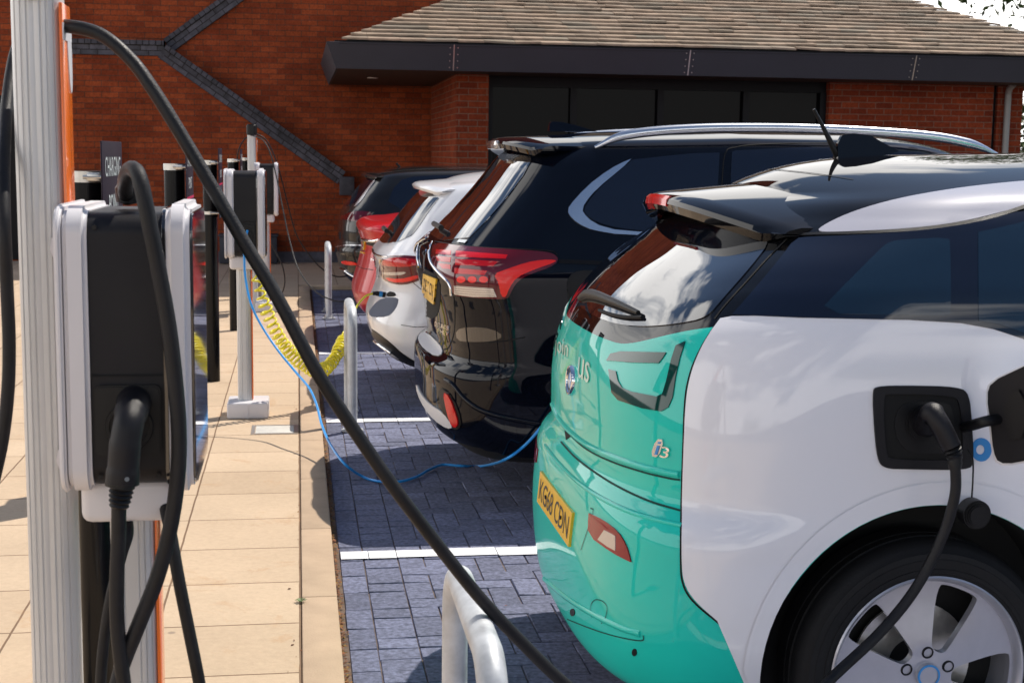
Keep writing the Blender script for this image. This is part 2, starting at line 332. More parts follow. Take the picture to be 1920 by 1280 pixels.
# kerb stones
b = MB(); y = -9.9 + 0.1
while y < 16.6:
    y1 = min(y + 0.915, 16.65); b.box((0.002, y + 0.0015, -0.2), (0.125, y1 - 0.0015, 0.001), 0.006, seg=2); y += 0.915
x = 0.13
while x < 10:
    b.box((x + .002, 16.655, -0.2), (x + 0.913, 16.776, 0.001), 0.012); x += 0.915
kb = b.build('kerb', M['kerb'], None, True, 50); kb['kind'] = 'structure'
# block paving: one real block per unit
sheet('paving_bed', 0.125, 12, -10, 16.66, ZP - 0.006, M['bed'])
BV = []; BF = []
def block(x0, y0, x1, y1, z=0.0):
    g = 0.0014; c = 0.0026; h = float(rng.normal(0, 0.0008)) + z; tx, ty = rng.normal(0, 0.0009, 2)
    x0 += g + float(rng.normal(0, .0006)); x1 -= g; y0 += g + float(rng.normal(0, .0006)); y1 -= g; i = len(BV)
    for (xx, yy, zc) in ((x0, y0, -.006), (x1, y0, -.006), (x1, y1, -.006), (x0, y1, -.006)): BV.append((xx, yy, ZP + zc))
    for (xx, yy, sx, sy) in ((x0 + c, y0 + c, -1, -1), (x1 - c, y0 + c, 1, -1), (x1 - c, y1 - c, 1, 1), (x0 + c, y1 - c, -1, 1)): BV.append((xx, yy, ZP + h + sx * tx + sy * ty))
    BF.append((i + 4, i + 5, i + 6, i + 7))
    for k in range(4): BF.append((i + k, i + (k + 1) % 4, i + 4 + (k + 1) % 4, i + 4 + k))
U = 0.1
y = 0.8
while y < 16.5: block(0.15, y, 0.15 + .093, y + 0.2); y += 0.2
y = 0.8
while y < 16.5: block(0.243, y, 0.376, y + 0.1); y += 0.1
NX, NY = 62, 157
for i in range(NX):
    for j in range(NY):
        mm = (i - j) % 4; x = 0.376 + i * U; y = 0.8 + j * U
        if mm == 0 and i + 1 < NX: block(x, y, x + 2 * U, y + U)
        elif mm == 1 and i == 0: block(x, y, x + U, y + U)
        elif mm == 3 and j + 1 < NY: block(x, y, x + U, y + 2 * U)
        elif mm == 2 and j == 0: block(x, y, x + U, y + U)
bp = mobj('block_paving', BV, BF, M['block'], None, False); bp['kind'] = 'structure'
# white bay lines, painted over the blocks
for Yl in (2.62, 5.47, 8.335, 11.23, 13.99):
    v = []; f = []; x = 0.155; n = 0
    V = []; 
    while x < 5.6:
        w = 0.2 if x > .3 else .11; j = float(rng.normal(0, .003)); j2 = float(rng.normal(0, .003)); k = len(V)
        V += [(x + .001, Yl - .052 + j, ZP + .0045), (x + w - .002, Yl - .052 + j, ZP + .0045), (x + w - .002, Yl + .052 + j2, ZP + .0045), (x + .001, Yl + .052 + j2, ZP + .0045)]
        f.append((k, k + 1, k + 2, k + 3)); x += w
    o = mobj('bay_line', V, f, M['line'], None, False); o['kind'] = 'structure'
# rust coloured litter in the gutter beside the kerb
V = []; f = []
for k in range(4200):
    yy = float(rng.uniform(1.5, 16.5)); xx = 0.128 + abs(float(rng.normal(0, .0085)))
    if rng.random() < .03: xx = float(rng.uniform(.15, 1.3))
    if rng.random() < .02: xx = -float(rng.uniform(0, .04))
    s = float(rng.uniform(.002, .0065)) * (1 if xx < .2 else .6); a = float(rng.uniform(0, 6.3)); zz = (ZP if xx > .12 else .0) + float(rng.uniform(.001, .022 if xx < .16 and xx > .12 else .004)); i = len(V)
    for q in range(4):
        V.append((xx + s * math.cos(a + q * 1.57) * (1.6 if q % 2 else .8), yy + s * math.sin(a + q * 1.57) * (1.6 if q % 2 else .8), zz + float(rng.uniform(-.002, .002))))
    f.append((i, i + 1, i + 2, i + 3))
o = mobj('leaf_litter', V, f, M['litter'], None, False); o['kind'] = 'stuff'; o['label'] = 'rust brown leaf litter lying in the gutter along the kerb'
# small weed in the joint
wd = thing('weed', 'tiny green weed growing in the joint beside the kerb', 'weed', (0, 4.75, 0))
V = []; f = []
for k in range(9):
    a = k * .7; i = len(V); r = .014
    V += [(0, 4.78, .001), (r * math.cos(a - .3), 4.78 + r * math.sin(a - .3), .012), (1.7 * r * math.cos(a), 4.78 + 1.7 * r * math.sin(a), .01), (r * math.cos(a + .3), 4.78 + r * math.sin(a + .3), .012)]; f.append((i, i + 1, i + 2, i + 3))
mobj('leaf', V, f, M['leaf'], wd, False)
# access cover in the slabs
t = thing('access_cover', 'small pale square metal access cover set in slabs beside the kerb', 'drain cover', (-.135, 7.9, 0))
b = MB(); b.box((-.265, 7.77, -.01), (-.245, 8.03, .004)); b.box((-.03, 7.77, -.01), (-.01, 8.03, .004)); b.box((-.245, 7.77, -.01), (-.03, 7.79, .004)); b.box((-.245, 8.01, -.01), (-.03, 8.03, .004)); b.build('frame', M['steel'], t)
b = MB(); b.box((-.243, 7.792, -.01), (-.032, 8.008, .003), .002); b.build('lid', mat('pale_cover', (.62, .60, .55), .5, .2, 0, .5, .1, 20), t)

# ================================================================== BUILDING
BL = thing('brick_building', 'red brick building with black brick bands, dark canopy and tiled hipped roof', 'building', (0, 20.3, 0))
WY = 20.3
def P2(x, y, Y=WY): p = at(x, y, Y); return (p.x, p.z)
# tall wall: lower projecting face under the diagonal coping, upper recessed face
xe, ze = P2(655, 345); x0b, z0b = P2(307, 84)
b = MB(); b.prism([(-4.8, -.1), (3.0, -.1), (3.0, 8.4), (.9, 8.4), (-4.8, 4.3)], lambda x, z: (x, WY + .22, z), lambda x, z: (x, WY + .6, z)); b.build('wall', M['brick'], BL, False)
low = [(-3.35, 0.0), (xe, 0.0), (xe, ze - .1), (x0b, z0b - .12), (-3.35, z0b - .12)]
b = MB(); b.prism(low, lambda x, z: (x, WY, z), lambda x, z: (x, WY + .218, z)); b.build('lower_wall', M['brick'], BL, False)
b = MB(); b.box((-3.355, WY + .04, 0), (-3.20, WY + .217, 4.9)); b.build('wall_return', M['brick'], BL, False)
# engineering brick bands: individual bricks along each band
def band(p0, p1, name, rows, y0, dep, wid=0.215, flip=1):
    p0 = Vector((p0[0], 0, p0[1])); p1 = Vector((p1[0], 0, p1[1])); d = (p1 - p0); Lx = d.length; d.normalize(); n = Vector((-d.z, 0, d.x)) * flip
    b = MB(); rh = wid / rows
    def bk(s0, s1, t0, t1, yy0, yy1):
        q = [p0 + d * s0 + n * t0, p0 + d * s1 + n * t0, p0 + d * s1 + n * t1, p0 + d * s0 + n * t1]
        V = [(a.x, yy0, a.z) for a in q] + [(a.x, yy1, a.z) for a in q]
        b.add(V, [(0, 1, 2, 3), (7, 6, 5, 4), (0, 4, 5, 1), (1, 5, 6, 2), (2, 6, 7, 3), (3, 7, 4, 0)])
    for r in range(rows):
        last = r == rows - 1
        s = 0.0 if r % 2 == 0 else -.11
        ln = 0.085 if last else 0.225
        while s < Lx:
            a0, a1 = max(0, s + .004), min(Lx, s + ln - .007)
            if a1 > a0 + .01: bk(a0, a1, r * rh + .006, (r + 1) * rh - .006, y0 - dep - (.03 if last else 0) + float(rng.normal(0, .003)), y0 + .2)
            s += ln
    o = b.build(name, M['brickdark'], BL, False)
    b = MB(); q = [p0 - n * 0.0, p1 - n * 0.0, p1 + n * (wid - .005), p0 + n * (wid - .005)]
    b.prism([(a.x, a.z) for a in q], lambda x, z: (x, y0 - dep + .006, z), lambda x, z: (x, y0 + .19, z)); b.build(name + '_bed', M['mortard'], BL, False)
a0 = P2(130, 106); a1 = P2(305, 106); band((-3.35, a1[1]), (a1[0] + .02, a1[1]), 'coping_band', 3, WY, .03)
d0 = P2(296, 108); d1 = P2(632, 345); band(d0, d1, 'diagonal_band', 3, WY, .035)
u0 = P2(322, 96); u1 = P2(520, -48); band(u0, u1, 'rising_band', 3, WY + .22, .05)
b = MB(); b.box((xe - .14, WY - .05, ze - .16), (xe + .07, WY + .2, ze + .10), .01); b.build('kneeler_block', M['brickdark'], BL)
b = MB(); b.box((-3.36, WY - .035, 0), (xe + .02, WY - .001, .15)); b.box((xe + .02, WY + .18, 0), (1.88, WY + .219, .15)); b.build('plinth', M['brickdark'], BL, False)
b = MB(); b.box((-4.5, WY + .18, 0.02), (-3.62, WY + .219, 2.26)); dr = b.build('door', M['frame'], BL, False)
b = MB(); b.box((-3.72, WY + .15, 1.0), (-3.68, WY + .179, 1.2), .005); b.build('handle', M['steel'], dr)
# glazed block
PY = 17.2
b = MB(); b.box((1.89, PY, 0), (2.279, PY + 3.3, 2.6)); b.build('brick_pier', M['brickshade'], BL, False)
b = MB(); b.box((6.607, PY + .1, 0), (8.80, PY + 3.3, 2.6)); b.box((8.86, PY + .1, 0), (9.20, PY + 3.3, 2.6)); b.build('shaded_wall', M['brickshade'], BL, False)
b = MB(); b.box((8.80, PY + .16, 0), (8.86, PY + 3.3, 2.6)); b.build('recess_strip', M['frame'], BL, False)
b = MB()
b.box((2.28, PY + .22, 0), (6.606, PY + .34, .12)); b.box((2.28, PY + .22, 2.36), (6.606, PY + .34, 2.6))
for xm in (2.28, 3.32, 4.42, 5.52, 6.526): b.box((xm, PY + .20, .12), (xm + .08, PY + .34, 2.36))
wf = b.build('window_frame', M['frame'], BL, False)
for k, xm in enumerate((2.36, 3.40, 4.50, 5.60)):
    b = MB(); b.box((xm, PY + .27, .12), (xm + (0.96, 1.02, 1.02, .926)[k], PY + .29, 2.36)); b.build('pane', M['glassb'], wf, False)
# canopy: sloping metal fascia with joints, soffit
FY, zt, zb = 16.5, 2.775, 2.485
xr = 9.95
def slab4(b, q, th):
    b.add(q + [tuple(Vector(p) + Vector(th)) for p in q], [(0, 1, 2, 3), (7, 6, 5, 4), (0, 4, 5, 1), (1, 5, 6, 2), (2, 6, 7, 3), (3, 7, 4, 0)])
js = [at(850, 105, FY).x, at(1290, 118, FY).x, at(1711, 130, FY).x]
segs = [0.331] + js + [xr]
for k in range(4):
    xa, xb = segs[k], segs[k + 1]; b = MB()
    xa2 = 0.438 if k == 0 else xa; xb2 = xb - .1 if k == 3 else xb
    ga = .004 if k else 0
    slab4(b, [(xa + ga, FY - .10, zt), (xb - .004, FY - .10, zt), (xb2 - .004, FY, zb), (xa2 + ga, FY, zb)], (0, .03, .004)); b.build('fascia', M['fascia'], BL, False)
b = MB(); slab4(b, [(.331, FY - .10, zt), (.438, FY, zb), (.438, WY + .2, zb), (.331, WY + .2, zt)], (.03, .0, .004)); b.build('fascia_return', M['fascia'], BL, False)
b = MB(); slab4(b, [(xr, FY - .10, zt), (xr - .1, FY, zb), (xr - .1, WY + .2, zb), (xr, WY + .2, zt)], (-.03, .0, .004)); b.build('fascia_return', M['fascia'], BL, False)
for xj in js:
    b = MB(); slab4(b, [(xj - .006, FY - .104, zt - .002), (xj + .006, FY - .104, zt - .002), (xj + .006, FY - .004, zb + .002), (xj - .006, FY - .004, zb + .002)], (0, .003, 0))
    for sx in (-.045, .045):
        for k in range(4):
            tt = (k + .5) / 4; c = Vector((xj + sx, FY - .10 + .10 * tt, zt + (zb - zt) * tt)); b.cyl(c - Vector((0, .007, .002)), c, .006, seg=8)
    b.build('fascia_joint', M['steel'], BL)
b = MB(); b.box((.45, FY + .01, zb + .004), (xr - .11, WY + .2, zb + .03)); b.build('soffit', M['soffit'], BL, False)
b = MB(); b.cyl((.95, 18.4, zb - .004), (.95, 18.4, zb + .01), .07, seg=20); b.build('soffit_light', M['shell'], BL)
# gutter dark strip behind the fascia, then tiles course by course
b = MB(); b.box((.42, FY - .06, zt - .03), (xr - .06, FY + .02, zt + .02)); b.build('gutter', M['frame'], BL, False)
tanp = 0.447; g = 0.125; TB = MB(); TV = []; TF = []
nrow = 52; rx0, rx1, ry = 0.5, 9.88, 16.43
for r in range(nrow):
    k = r * g; z0 = 2.79 + k * tanp; ya = ry + k; xa, xb = rx0 + k, rx1 - k
    if xb - xa < .3: break
    x = xa - (r * .137 % .33)
    while x < xb:
        w = .36 if rng.random() > .3 else .30; a, c = max(x, xa - .02), min(x + w - .003, xb + .02)
        if c - a > .03:
            i = len(TV); lift = float(rng.normal(0, .003)); th = .022; l2 = float(rng.normal(0, .003))
            for (zz) in (0, th):
                TV += [(a, ya - .02 - lift, z0 + zz + .014 + lift), (c, ya - .02 - l2, z0 + zz + .014 + l2), (min(c, rx1 - k - .1) if c > xb - .1 else c, ya + g + .03, z0 + (g + .03) * tanp + zz * .4 - .004), (max(a, xa + .1) if a < xa + .1 else a, ya + g + .03, z0 + (g + .03) * tanp + zz * .4 - .004)]
            TF += [(i + 4, i + 5, i + 6, i + 7), (i, i + 1, i + 5, i + 4), (i + 1, i + 2, i + 6, i + 5), (i + 3, i, i + 4, i + 7), (i + 3, i + 2, i + 1, i)]
        x += w
mobj('roof', TV, TF, M['tile'], BL, False)
mobj('roof_deck', [(rx0 - .04, ry - .03, 2.755), (rx1 + .04, ry - .03, 2.755), (rx1 - 4.69, ry + 4.69, 2.765 + 4.69 * tanp), (rx0 + 4.69, ry + 4.69, 2.765 + 4.69 * tanp)], [(0, 1, 2, 3)], M['mortard'], BL, False)
# side slopes of the hipped roof (hidden from the front) and back
kk = 4.5; zr = 2.78 + kk * tanp
mobj('roof_side', [(rx0, ry, 2.78), (rx0 + kk, ry + kk, zr), (rx0 + kk, WY + 2.2, zr), (rx0, WY + 2.2, 2.78), (rx1, ry, 2.78), (rx1 - kk, ry + kk, zr), (rx1 - kk, WY + 2.2, zr), (rx1, WY + 2.2, 2.78)], [(0, 1, 2, 3), (7, 6, 5, 4)], M['tile'], BL, False)
b = MB(); b.tube([(8.96, PY + .03, .0), (8.96, PY + .03, 2.38)], .04, 14); b.tube([(8.96, PY + .03, 2.38), (8.96, PY + .0, 2.45), (8.96, PY - .1, 2.50)], .04, 14)
dp = b.build('downpipe', mat('grey_pipe', (.25, .25, .24), .4), BL)
# low dark box against the wall
t = thing('storage_box', 'low dark blue-grey box standing against the brick wall behind the posts', 'box', (-.68, 20.0, 0))
b = MB(); b.box((-1.07, 19.9, 0.01), (-.29, 20.25, .38), .01); b.build('box_body', M['fascia'], t)
b = MB(); b.box((-1.085, 19.885, .38), (-.275, 20.26, .41), .006); b.build('lid', M['fascia'], t)

# ================================================================== TREES
def leaves(c, rad, n, size, seed, squash=1.0, clumps=40):
    r = np.random.default_rng(seed); V = []; Fc = []
    cc = [(r.normal(0, 1, 3)) for _ in range(clumps)]; cc = [a / np.linalg.norm(a) * r.uniform(.35, 1) ** .6 for a in cc]
    for k in range(n):
        q = cc[r.integers(clumps)] * rad * np.array([1, 1, squash]) + r.normal(0, .13 * rad, 3) + np.array(c)
        a = r.normal(0, 1, 3); a /= np.linalg.norm(a); bb = np.cross(a, r.normal(0, 1, 3)); bb /= np.linalg.norm(bb); s = size * r.uniform(.6, 1.3); i = len(V)
        V += [q - a * s, q - bb * s * .45, q + a * s, q + bb * s * .45]; Fc.append((i, i + 1, i + 2, i + 3))
    return V, Fc
def tree(name, label, c, rad, n, size, seed, trunk_h, group=None, clumps=60, cat='tree'):
    t = thing(name, label, cat, (c[0], c[1], -.07), group)
    r = np.random.default_rng(seed + 5); b = MB()
    b.tube([(c[0], c[1], -.1), (c[0] + .05, c[1], trunk_h * .5), (c[0], c[1] + .05, trunk_h), (c[0], c[1], c[2] + rad * .5)], [.22, .17, .13, .03], 10)
    for k in range(9):
        a = k * 2.4; e = (c[0] + math.cos(a) * rad * .75, c[1] + math.sin(a) * rad * .75, c[2] + rad * float(r.uniform(-.5, .6)))
        s = (c[0], c[1], trunk_h * .8 + k * .12); md = tuple((Vector(s) + Vector(e)) / 2 + Vector((0, 0, .15)))
        b.tube([s, md, e], [.08, .05, .015], 7)
    b.build('trunk', M['bark'], t)
    V, Fc = leaves(c, rad, n, size, seed, .85, clumps); mobj('crown', V, Fc, M['leaf'], t, False)
tree('broadleaf_tree', 'loose leafy tree rising behind the right end of the tiled roof', (15.6, 28, 7.0), 2.9, 9000, .10, 3, 4.0)
t = thing('shrub', 'green shrub just beyond the right end of the shaded brick wall', 'shrub', (10.6, 18.6, -.07))
V, Fc = leaves((11.0, 18.9, 1.5), 1.45, 8000, .06, 8, 1.0, 70); mobj('foliage', V, Fc, M['leaf'], t, False)
b = MB(); b.tube([(10.7, 18.9, -.1), (10.7, 18.9, 1.2)], [.04, .02], 8); b.build('stem', M['bark'], t)

# ================================================================== CHARGING STATIONS
M['gapb'] = mat('seam_black', (0.003, 0.003, 0.003), 0.9)
def flute(name, xc, yc, wx, wy, z0, z1, m, parent, n=9, depth=.0022):
    """oval fluted aluminium extrusion"""
    pts = []; K = 160
    for k in range(K):
        a = 2 * math.pi * k / K; c, s = math.cos(a), math.sin(a)
        x = wx / 2 * math.copysign(abs(c) ** .62, c); y = wy / 2 * math.copysign(abs(s) ** .62, s)
        fl = 1.0
        if abs(y) > wy * .22:                       # grooves on the near and far faces
            ph = (x / wx + .5) * n; d = abs((ph % 1) - .5)
            if d > .41: y -= math.copysign(depth, y)
        pts.append((x + xc, y + yc))
    b = MB(); b.prism(pts, lambda x, y: (x, y, z0), lambda x, y: (x, y, z1)); return b.build(name, m, parent, True, 28)
def station(Yc, label, tall=None, box_r=.048):
    """Yc: centre of the wall box along the kerb; box on the short post, faces the cars"""
    t = thing('charging_station', label, 'charger', (-.31, Yc, 0), 'charging stations along the kerb')
    flute('post', -.313, Yc + .04, .086, .11, .09, .96, M['alu'], t)
    b = MB(); b.box((-.272, Yc + .0, .10), (-.266, Yc + .08, .90), .002); b.build('orange_strip', M['orange'], t)
    b = MB(); b.box((-.415, Yc - .09, 0), (-.177, Yc + .17, .095), .012, seg=3); b.box((-.297, Yc - .0925, .0), (-.294, Yc - .088, .09)); b.build('base_cover', M['shell'], t)
    b = MB(); b.box((-.388, Yc - .12, .868), (-.225, Yc + .12, .95), .018, seg=3); b.build('under_box', M['shell'], t)
    zc = 1.185; hz = .505; wy = .36; y0 = Yc - wy / 2
    def layer(name, xa, xb, gy, gz, r, m, bev, sharp=55, par=t):
        b = MB(); p = rrect(Yc, zc, wy - 2 * gy, hz - 2 * gz, r, 14)
        b.prism(p, lambda y, z: (xa, y, z), lambda y, z: (xb, y, z), bev, 3); return b.build(name, m, par, True, sharp)
    layer('rear_shell', -.412, -.400, .0, .0, box_r, M['shell'], .004)
    layer('rear_shell', -.3985, -.358, .002, .002, box_r, M['shell'], .008)
    layer('box_body', -.359, -.232, .014, .012, box_r - .008, M['plasticm'], .002)
    layer('gasket', -.233, -.226, .008, .006, box_r, M['glossblack'], .001)
    layer('front_shell', -.2265, -.186, .0, -.002, box_r, M['shell'], .010)
    layer('front_panel', -.187, -.1805, .012, .012, box_r - .01, M['glossblack'], .002)
    # screws and a service seam on the near side of the body
    for (sx, sz) in ((-.345, 1.40), (-.246, 1.40), (-.345, .965), (-.246, .965)):
        b = MB(); b.cyl((sx, Yc - wy / 2 + .0145, sz), (sx, Yc - wy / 2 + .011, sz), .0042, seg=12); b.build('screw', M['plastic'], t)
    b = MB(); b.box((-.357, Yc - wy / 2 + .0115, 1.142), (-.234, Yc - wy / 2 + .016, 1.145)); b.build('seam', M['gapb'], t, False)
    # socket on the near side
    b = MB(); b.prism(rrect(-.295, 1.065, .112, .125, .012), lambda x, z: (x, Yc - wy / 2 + .004, z), lambda x, z: (x, Yc - wy / 2 + .03, z), .003)
    so = b.build('socket_plate', M['plastic'], t)
    b = MB(); q = Matrix.Translation((-.293, Yc - wy / 2 + .006, 1.055)) @ Matrix.Rotation(math.radians(90), 4, 'X')
    b.lathe([(0, -.004), (.033, -.004), (.034, .006), (.040, .006), (.042, .0), (.042, -.006)], q, 36); b.build('socket', M['plastic'], so)
    if tall:
        xa, ya, ztop, zcap = tall
        flute('cable_mast', xa, ya, .088, .10, 0.0, zcap, M['alu'], t, 8)
        b = MB(); b.box((xa + .0425, ya - .045, .95), (xa + .049, ya + .045, zcap - .01), .002); os_ = b.build('orange_strip', M['orange'], t)
        b = MB(); b.box((xa + .0485, ya - .046, zcap - .075), (xa + .0505, ya + .046, zcap - .045)); b.prism(chaikin([(ya - .01, zcap - .05), (ya + .046, zcap - .05), (ya + .046, zcap - .16), (ya + .02, zcap - .17)], 2), lambda y, z: (xa + .0487, y, z), lambda y, z: (xa + .0504, y, z)); b.build('white_marking', M['shell'], os_)
        b = MB(); b.prism(rrect(xa, ya, .10, .114, .035, 6), lambda x, y: (x, y, zcap), lambda x, y: (x, y, ztop), .01, 3); b.build('mast_cap', M['plastic'], t)
        b = MB(); b.cyl((xa, ya - .075, zcap + .01), (xa, ya - .04, zcap + .01), .018, seg=16, bev=.004); b.build('cable_hook', M['plastic'], t)
        for zz in (1.353, .965):
            p = [(-.395, zz + .025), (-.395, zz - .025), (-.43, zz - .024), (xa + .025, zz - .02), (xa + .018, zz), (xa + .022, zz + .021), (-.43, zz + .024)]
            b = MB(); b.prism(p, lambda x, z: (x, ya - .062, z), lambda x, z: (x, ya - .050, z), .003, 2)
            br = b.build('bracket', M['shell'], t)
            b = MB(); b.cyl((-.412, ya - .066, zz), (-.412, ya - .05, zz), .0065, seg=12); b.build('screw', M['steel'], br)
    return t
station(2.68, 'nearest charging station with tall fluted mast, grey shells and a black plug in its side', (-.460, 2.71, 1.92, 1.80))
station(8.33, 'charging station on a fluted post on a square white base with blue cable', None)
station(13.95, 'farthest charging station beside the tall mast with two black cables looping from its top', (-.437, 14.12, 1.80, 1.695))

# black bollards with sign plates
def text_geo(s, size=1.0, spacing=1.0):
    cu = bpy.data.curves.new('t', 'FONT'); cu.body = s; cu.size = size; cu.space_character = spacing; cu.resolution_u = 3
    o = bpy.data.objects.new('t', cu); col.objects.link(o); bpy.context.view_layer.update()
    me = bpy.data.meshes.new_from_object(o.evaluated_get(bpy.context.evaluated_depsgraph_get()))
    v = [(q.co.x, q.co.y) for q in me.vertices]; f = [tuple(p.vertices) for p in me.polygons]
    bpy.data.objects.remove(o); bpy.data.curves.remove(cu); bpy.data.meshes.remove(me)
    xs = [a[0] for a in v]; ys = [a[1] for a in v]; x0, x1, y0, y1 = min(xs), max(xs), min(ys), max(ys)
    return [((a - x0) / (x1 - x0), (c - y0) / (y1 - y0)) for a, c in v], f, (x1 - x0) / (y1 - y0)
def text_obj(name, s, origin, ux, uy, m, parent, spacing=1.0):
    """fit the string in the parallelogram origin, origin+ux, origin+uy"""
    v, f, r = text_geo(s, 1, spacing); o, ux, uy = Vector(origin), Vector(ux), Vector(uy)
    return mobj(name, [o + ux * a + uy * c for a, c in v], f, m, parent, False)
def sign_post(Xc, Yc, label, sign=True, w=.42):
    t = thing('sign_post', label, 'sign post', (Xc, Yc, 0), 'black posts with charging point signs')
    b = MB(); b.cyl((Xc, Yc, -.02), (Xc, Yc, 1.475), .047, seg=32, bev=.003); b.build('post', M['postblack'], t)
    for zz in ((1.445, 1.475) , (1.12, 1.14)):
        b = MB(); b.cyl((Xc, Yc, zz[0]), (Xc, Yc, zz[1]), .0495, seg=32); b.box((Xc + .01, Yc - .066, zz[0] + .004), (Xc + .045, Yc - .044, zz[1] - .004), .003); b.cyl((Xc + .0, Yc - .062, (zz[0] + zz[1]) / 2), (Xc + .06, Yc - .062, (zz[0] + zz[1]) / 2), .005, seg=8)
        b.build('clamp_band', M['steel'], t)
    if sign:
        xs = Xc + .070; y0, y1, z0, z1 = Yc - w / 2, Yc + w / 2, 1.10, 1.555
        b = MB(); b.box((xs - .004, y0, z0), (xs, y1, z1), .0015); sp_ = b.build('sign_plate', M['sign'], t)
        b = MB(); b.box((xs - .001, y0 + .003, z0 + .003), (xs + .0008, y1 - .003, z0 + .215)); b.build('lower_panel', M['signgrey'], sp_, False)
        b = MB(); b.box((xs + .0008, y0 + .002, z0 + .215), (xs + .0016, y1 - .002, z0 + .227)); b.build('red_line', M['magenta'], sp_, False)
        for s_, zz, ww in (('CHARGING', 1.462, .32), ('POINT', 1.362, .20)):
            text_obj('lettering', s_, (xs + .0015, Yc - ww / 2, zz), (0, ww, 0), (0, 0, .052), M['whiteink'], sp_)
        e = [(Yc + .07 * math.cos(a) - .02, 1.20 + .075 * math.sin(a)) for a in [k * math.pi / 16 for k in range(32)]]
        b = MB(); b.prism(e, lambda y, z: (xs + .0005, y, z), lambda y, z: (xs + .0022, y, z)); b.build('white_emblem', M['whiteink'], sp_, False)
sign_post(-.566, 4.0, 'nearest black post with silver clamp bands and charging point sign, behind the nearest charger')
sign_post(-.562, 6.75, 'black post with charging point sign, second nearest in the row of posts')
sign_post(-.575, 9.66, 'black post left of the middle charger, its foot visible on the slabs')
sign_post(-.545, 12.45, 'black post just behind the middle charging station')
sign_post(-.545, 15.2, 'farthest black post, next to the far cable mast')

# galvanised hoop guards
def hoop(Xc, Y0, label, L_=.62, H_=.685):
    t = thing('hoop_barrier', label, 'bollard', (Xc, Y0 + L_ / 2, ZP), 'galvanised hoop guards in front of the chargers')
    r = .028; R = .10; p = [(Xc, Y0, ZP)]
    p += [(Xc, Y0, ZP + H_ - R)]
    arc1 = [(Xc, Y0 + R - R * math.cos(a), ZP + H_ - R + R * math.sin(a)) for a in [math.pi / 2 * k / 10 for k in range(1, 11)]]
    arc2 = [(Xc, Y0 + L_ - R + R * math.sin(a), ZP + H_ - R + R * math.cos(a)) for a in [math.pi / 2 * k / 10 for k in range(0, 11)]]
    b = MB(); b.tube(p + arc1 + arc2 + [(Xc, Y0 + L_, ZP)], r, 20); b.build('hoop', M['galv'], t, True, 60)
    for yy in (Y0, Y0 + L_):
        b = MB(); b.cyl((Xc, yy, ZP + .004), (Xc, yy, ZP + .014), .062, seg=28, bev=.002); b.cyl((Xc, yy, ZP + .012), (Xc, yy, ZP + .03), .034, r1=.029, seg=20)
        fl = b.build('base_plate', M['galv'], t)
        for k in range(4):
            a = math.pi / 4 + k * math.pi / 2; c = (Xc + .047 * math.cos(a), yy + .047 * math.sin(a)); b = MB(); b.cyl((*c, ZP + .012), (*c, ZP + .026), .009, seg=6); b.cyl((*c, ZP + .02), (*c, ZP + .036), .005, seg=8)
            b.build('bolt', M['steel'], fl)
hoop(.332, 2.36, 'nearest galvanised hoop guard, bright steel, cut by the bottom of the picture')
hoop(.298, 8.02, 'galvanised hoop guard standing between the yellow coiled cable and the white car')
hoop(.286, 13.62, 'farthest galvanised hoop guard, left of the red car')

# ================================================================== CABLES
def cable(name, label, pts, r, m, cat='cable', group=None, n=10, seg=12, parent=None):
    b = MB(); b.tube(crom(pts, n), r, seg); o = b.build(name, m, parent, True, 60)
    if parent is None: props(o, label, cat, group)
    return o
def pp(lst): return [tuple(at(x, y, Y)) for x, y, Y in lst]
CG = 'black charging cables of the nearest charger'
CABLE_MAIN = pp([(92, 52, 2.72), (130, 50, 2.68), (190, 66, 2.66), (245, 112, 2.64), (290, 173, 2.62), (345, 262, 2.60), (398, 352, 2.58), (455, 450, 2.56), (520, 558, 2.54), (590, 690, 2.52), (660, 800, 2.52), (740, 915, 2.52), (820, 1020, 2.54), (900, 1120, 2.56), (980, 1205, 2.6), (1060, 1282, 2.64), (1160, 1358, 2.7), (1280, 1415, 2.76), (1400, 1400, 2.84), (1500, 1330, 2.88), (1565, 1265, 2.93), (1650, 1185, 2.97), (1715, 1105, 2.99), (1765, 1010, 2.99), (1790, 930, 2.985), (1791, 872, 2.985), (1789, 856, 2.99)])
cable('charging_cable', 'long thick black cable from the mast top, sagging across to the green and white car', CABLE_MAIN, .0122, M['cable'], 'charging cable', CG, 10, 14)
cable('charging_cable', 'black cable hanging at the left edge of the picture beside the mast', pp([(70, 60, 2.84), (42, 72, 2.84), (26, 112, 2.82), (13, 200, 2.75), (7, 300, 2.65), (8, 420, 2.58), (13, 540, 2.58), (17, 640, 2.58), (15, 730, 2.58), (5, 820, 2.58), (-12, 900, 2.58), (-40, 1020, 2.6), (-60, 1200, 2.6)]), .0115, M['cable'], 'charging cable', CG)
cable('charging_cable', 'black cable draped over the top of the nearest wall box and down its side', pp([(238, 372, 2.66), (234, 350, 2.6), (240, 322, 2.52), (252, 318, 2.47), (264, 342, 2.44), (280, 420, 2.43), (298, 510, 2.43), (316, 610, 2.43), (328, 710, 2.43), (335, 800, 2.43), (334, 880, 2.43), (322, 975, 2.43), (297, 1075, 2.43), (262, 1165, 2.43), (232, 1240, 2.43), (215, 1300, 2.43), (190, 1420, 2.45)]), .0136, M['cable'], 'charging cable', CG)
cable('charging_cable', 'black cable crossing down to the right below the nearest wall box', pp([(303, 905, 2.62), (308, 940, 2.58), (320, 1000, 2.52), (336, 1090, 2.5), (354, 1180, 2.5), (372, 1270, 2.5), (395, 1400, 2.52)]), .0112, M['cable'], 'charging cable', CG)
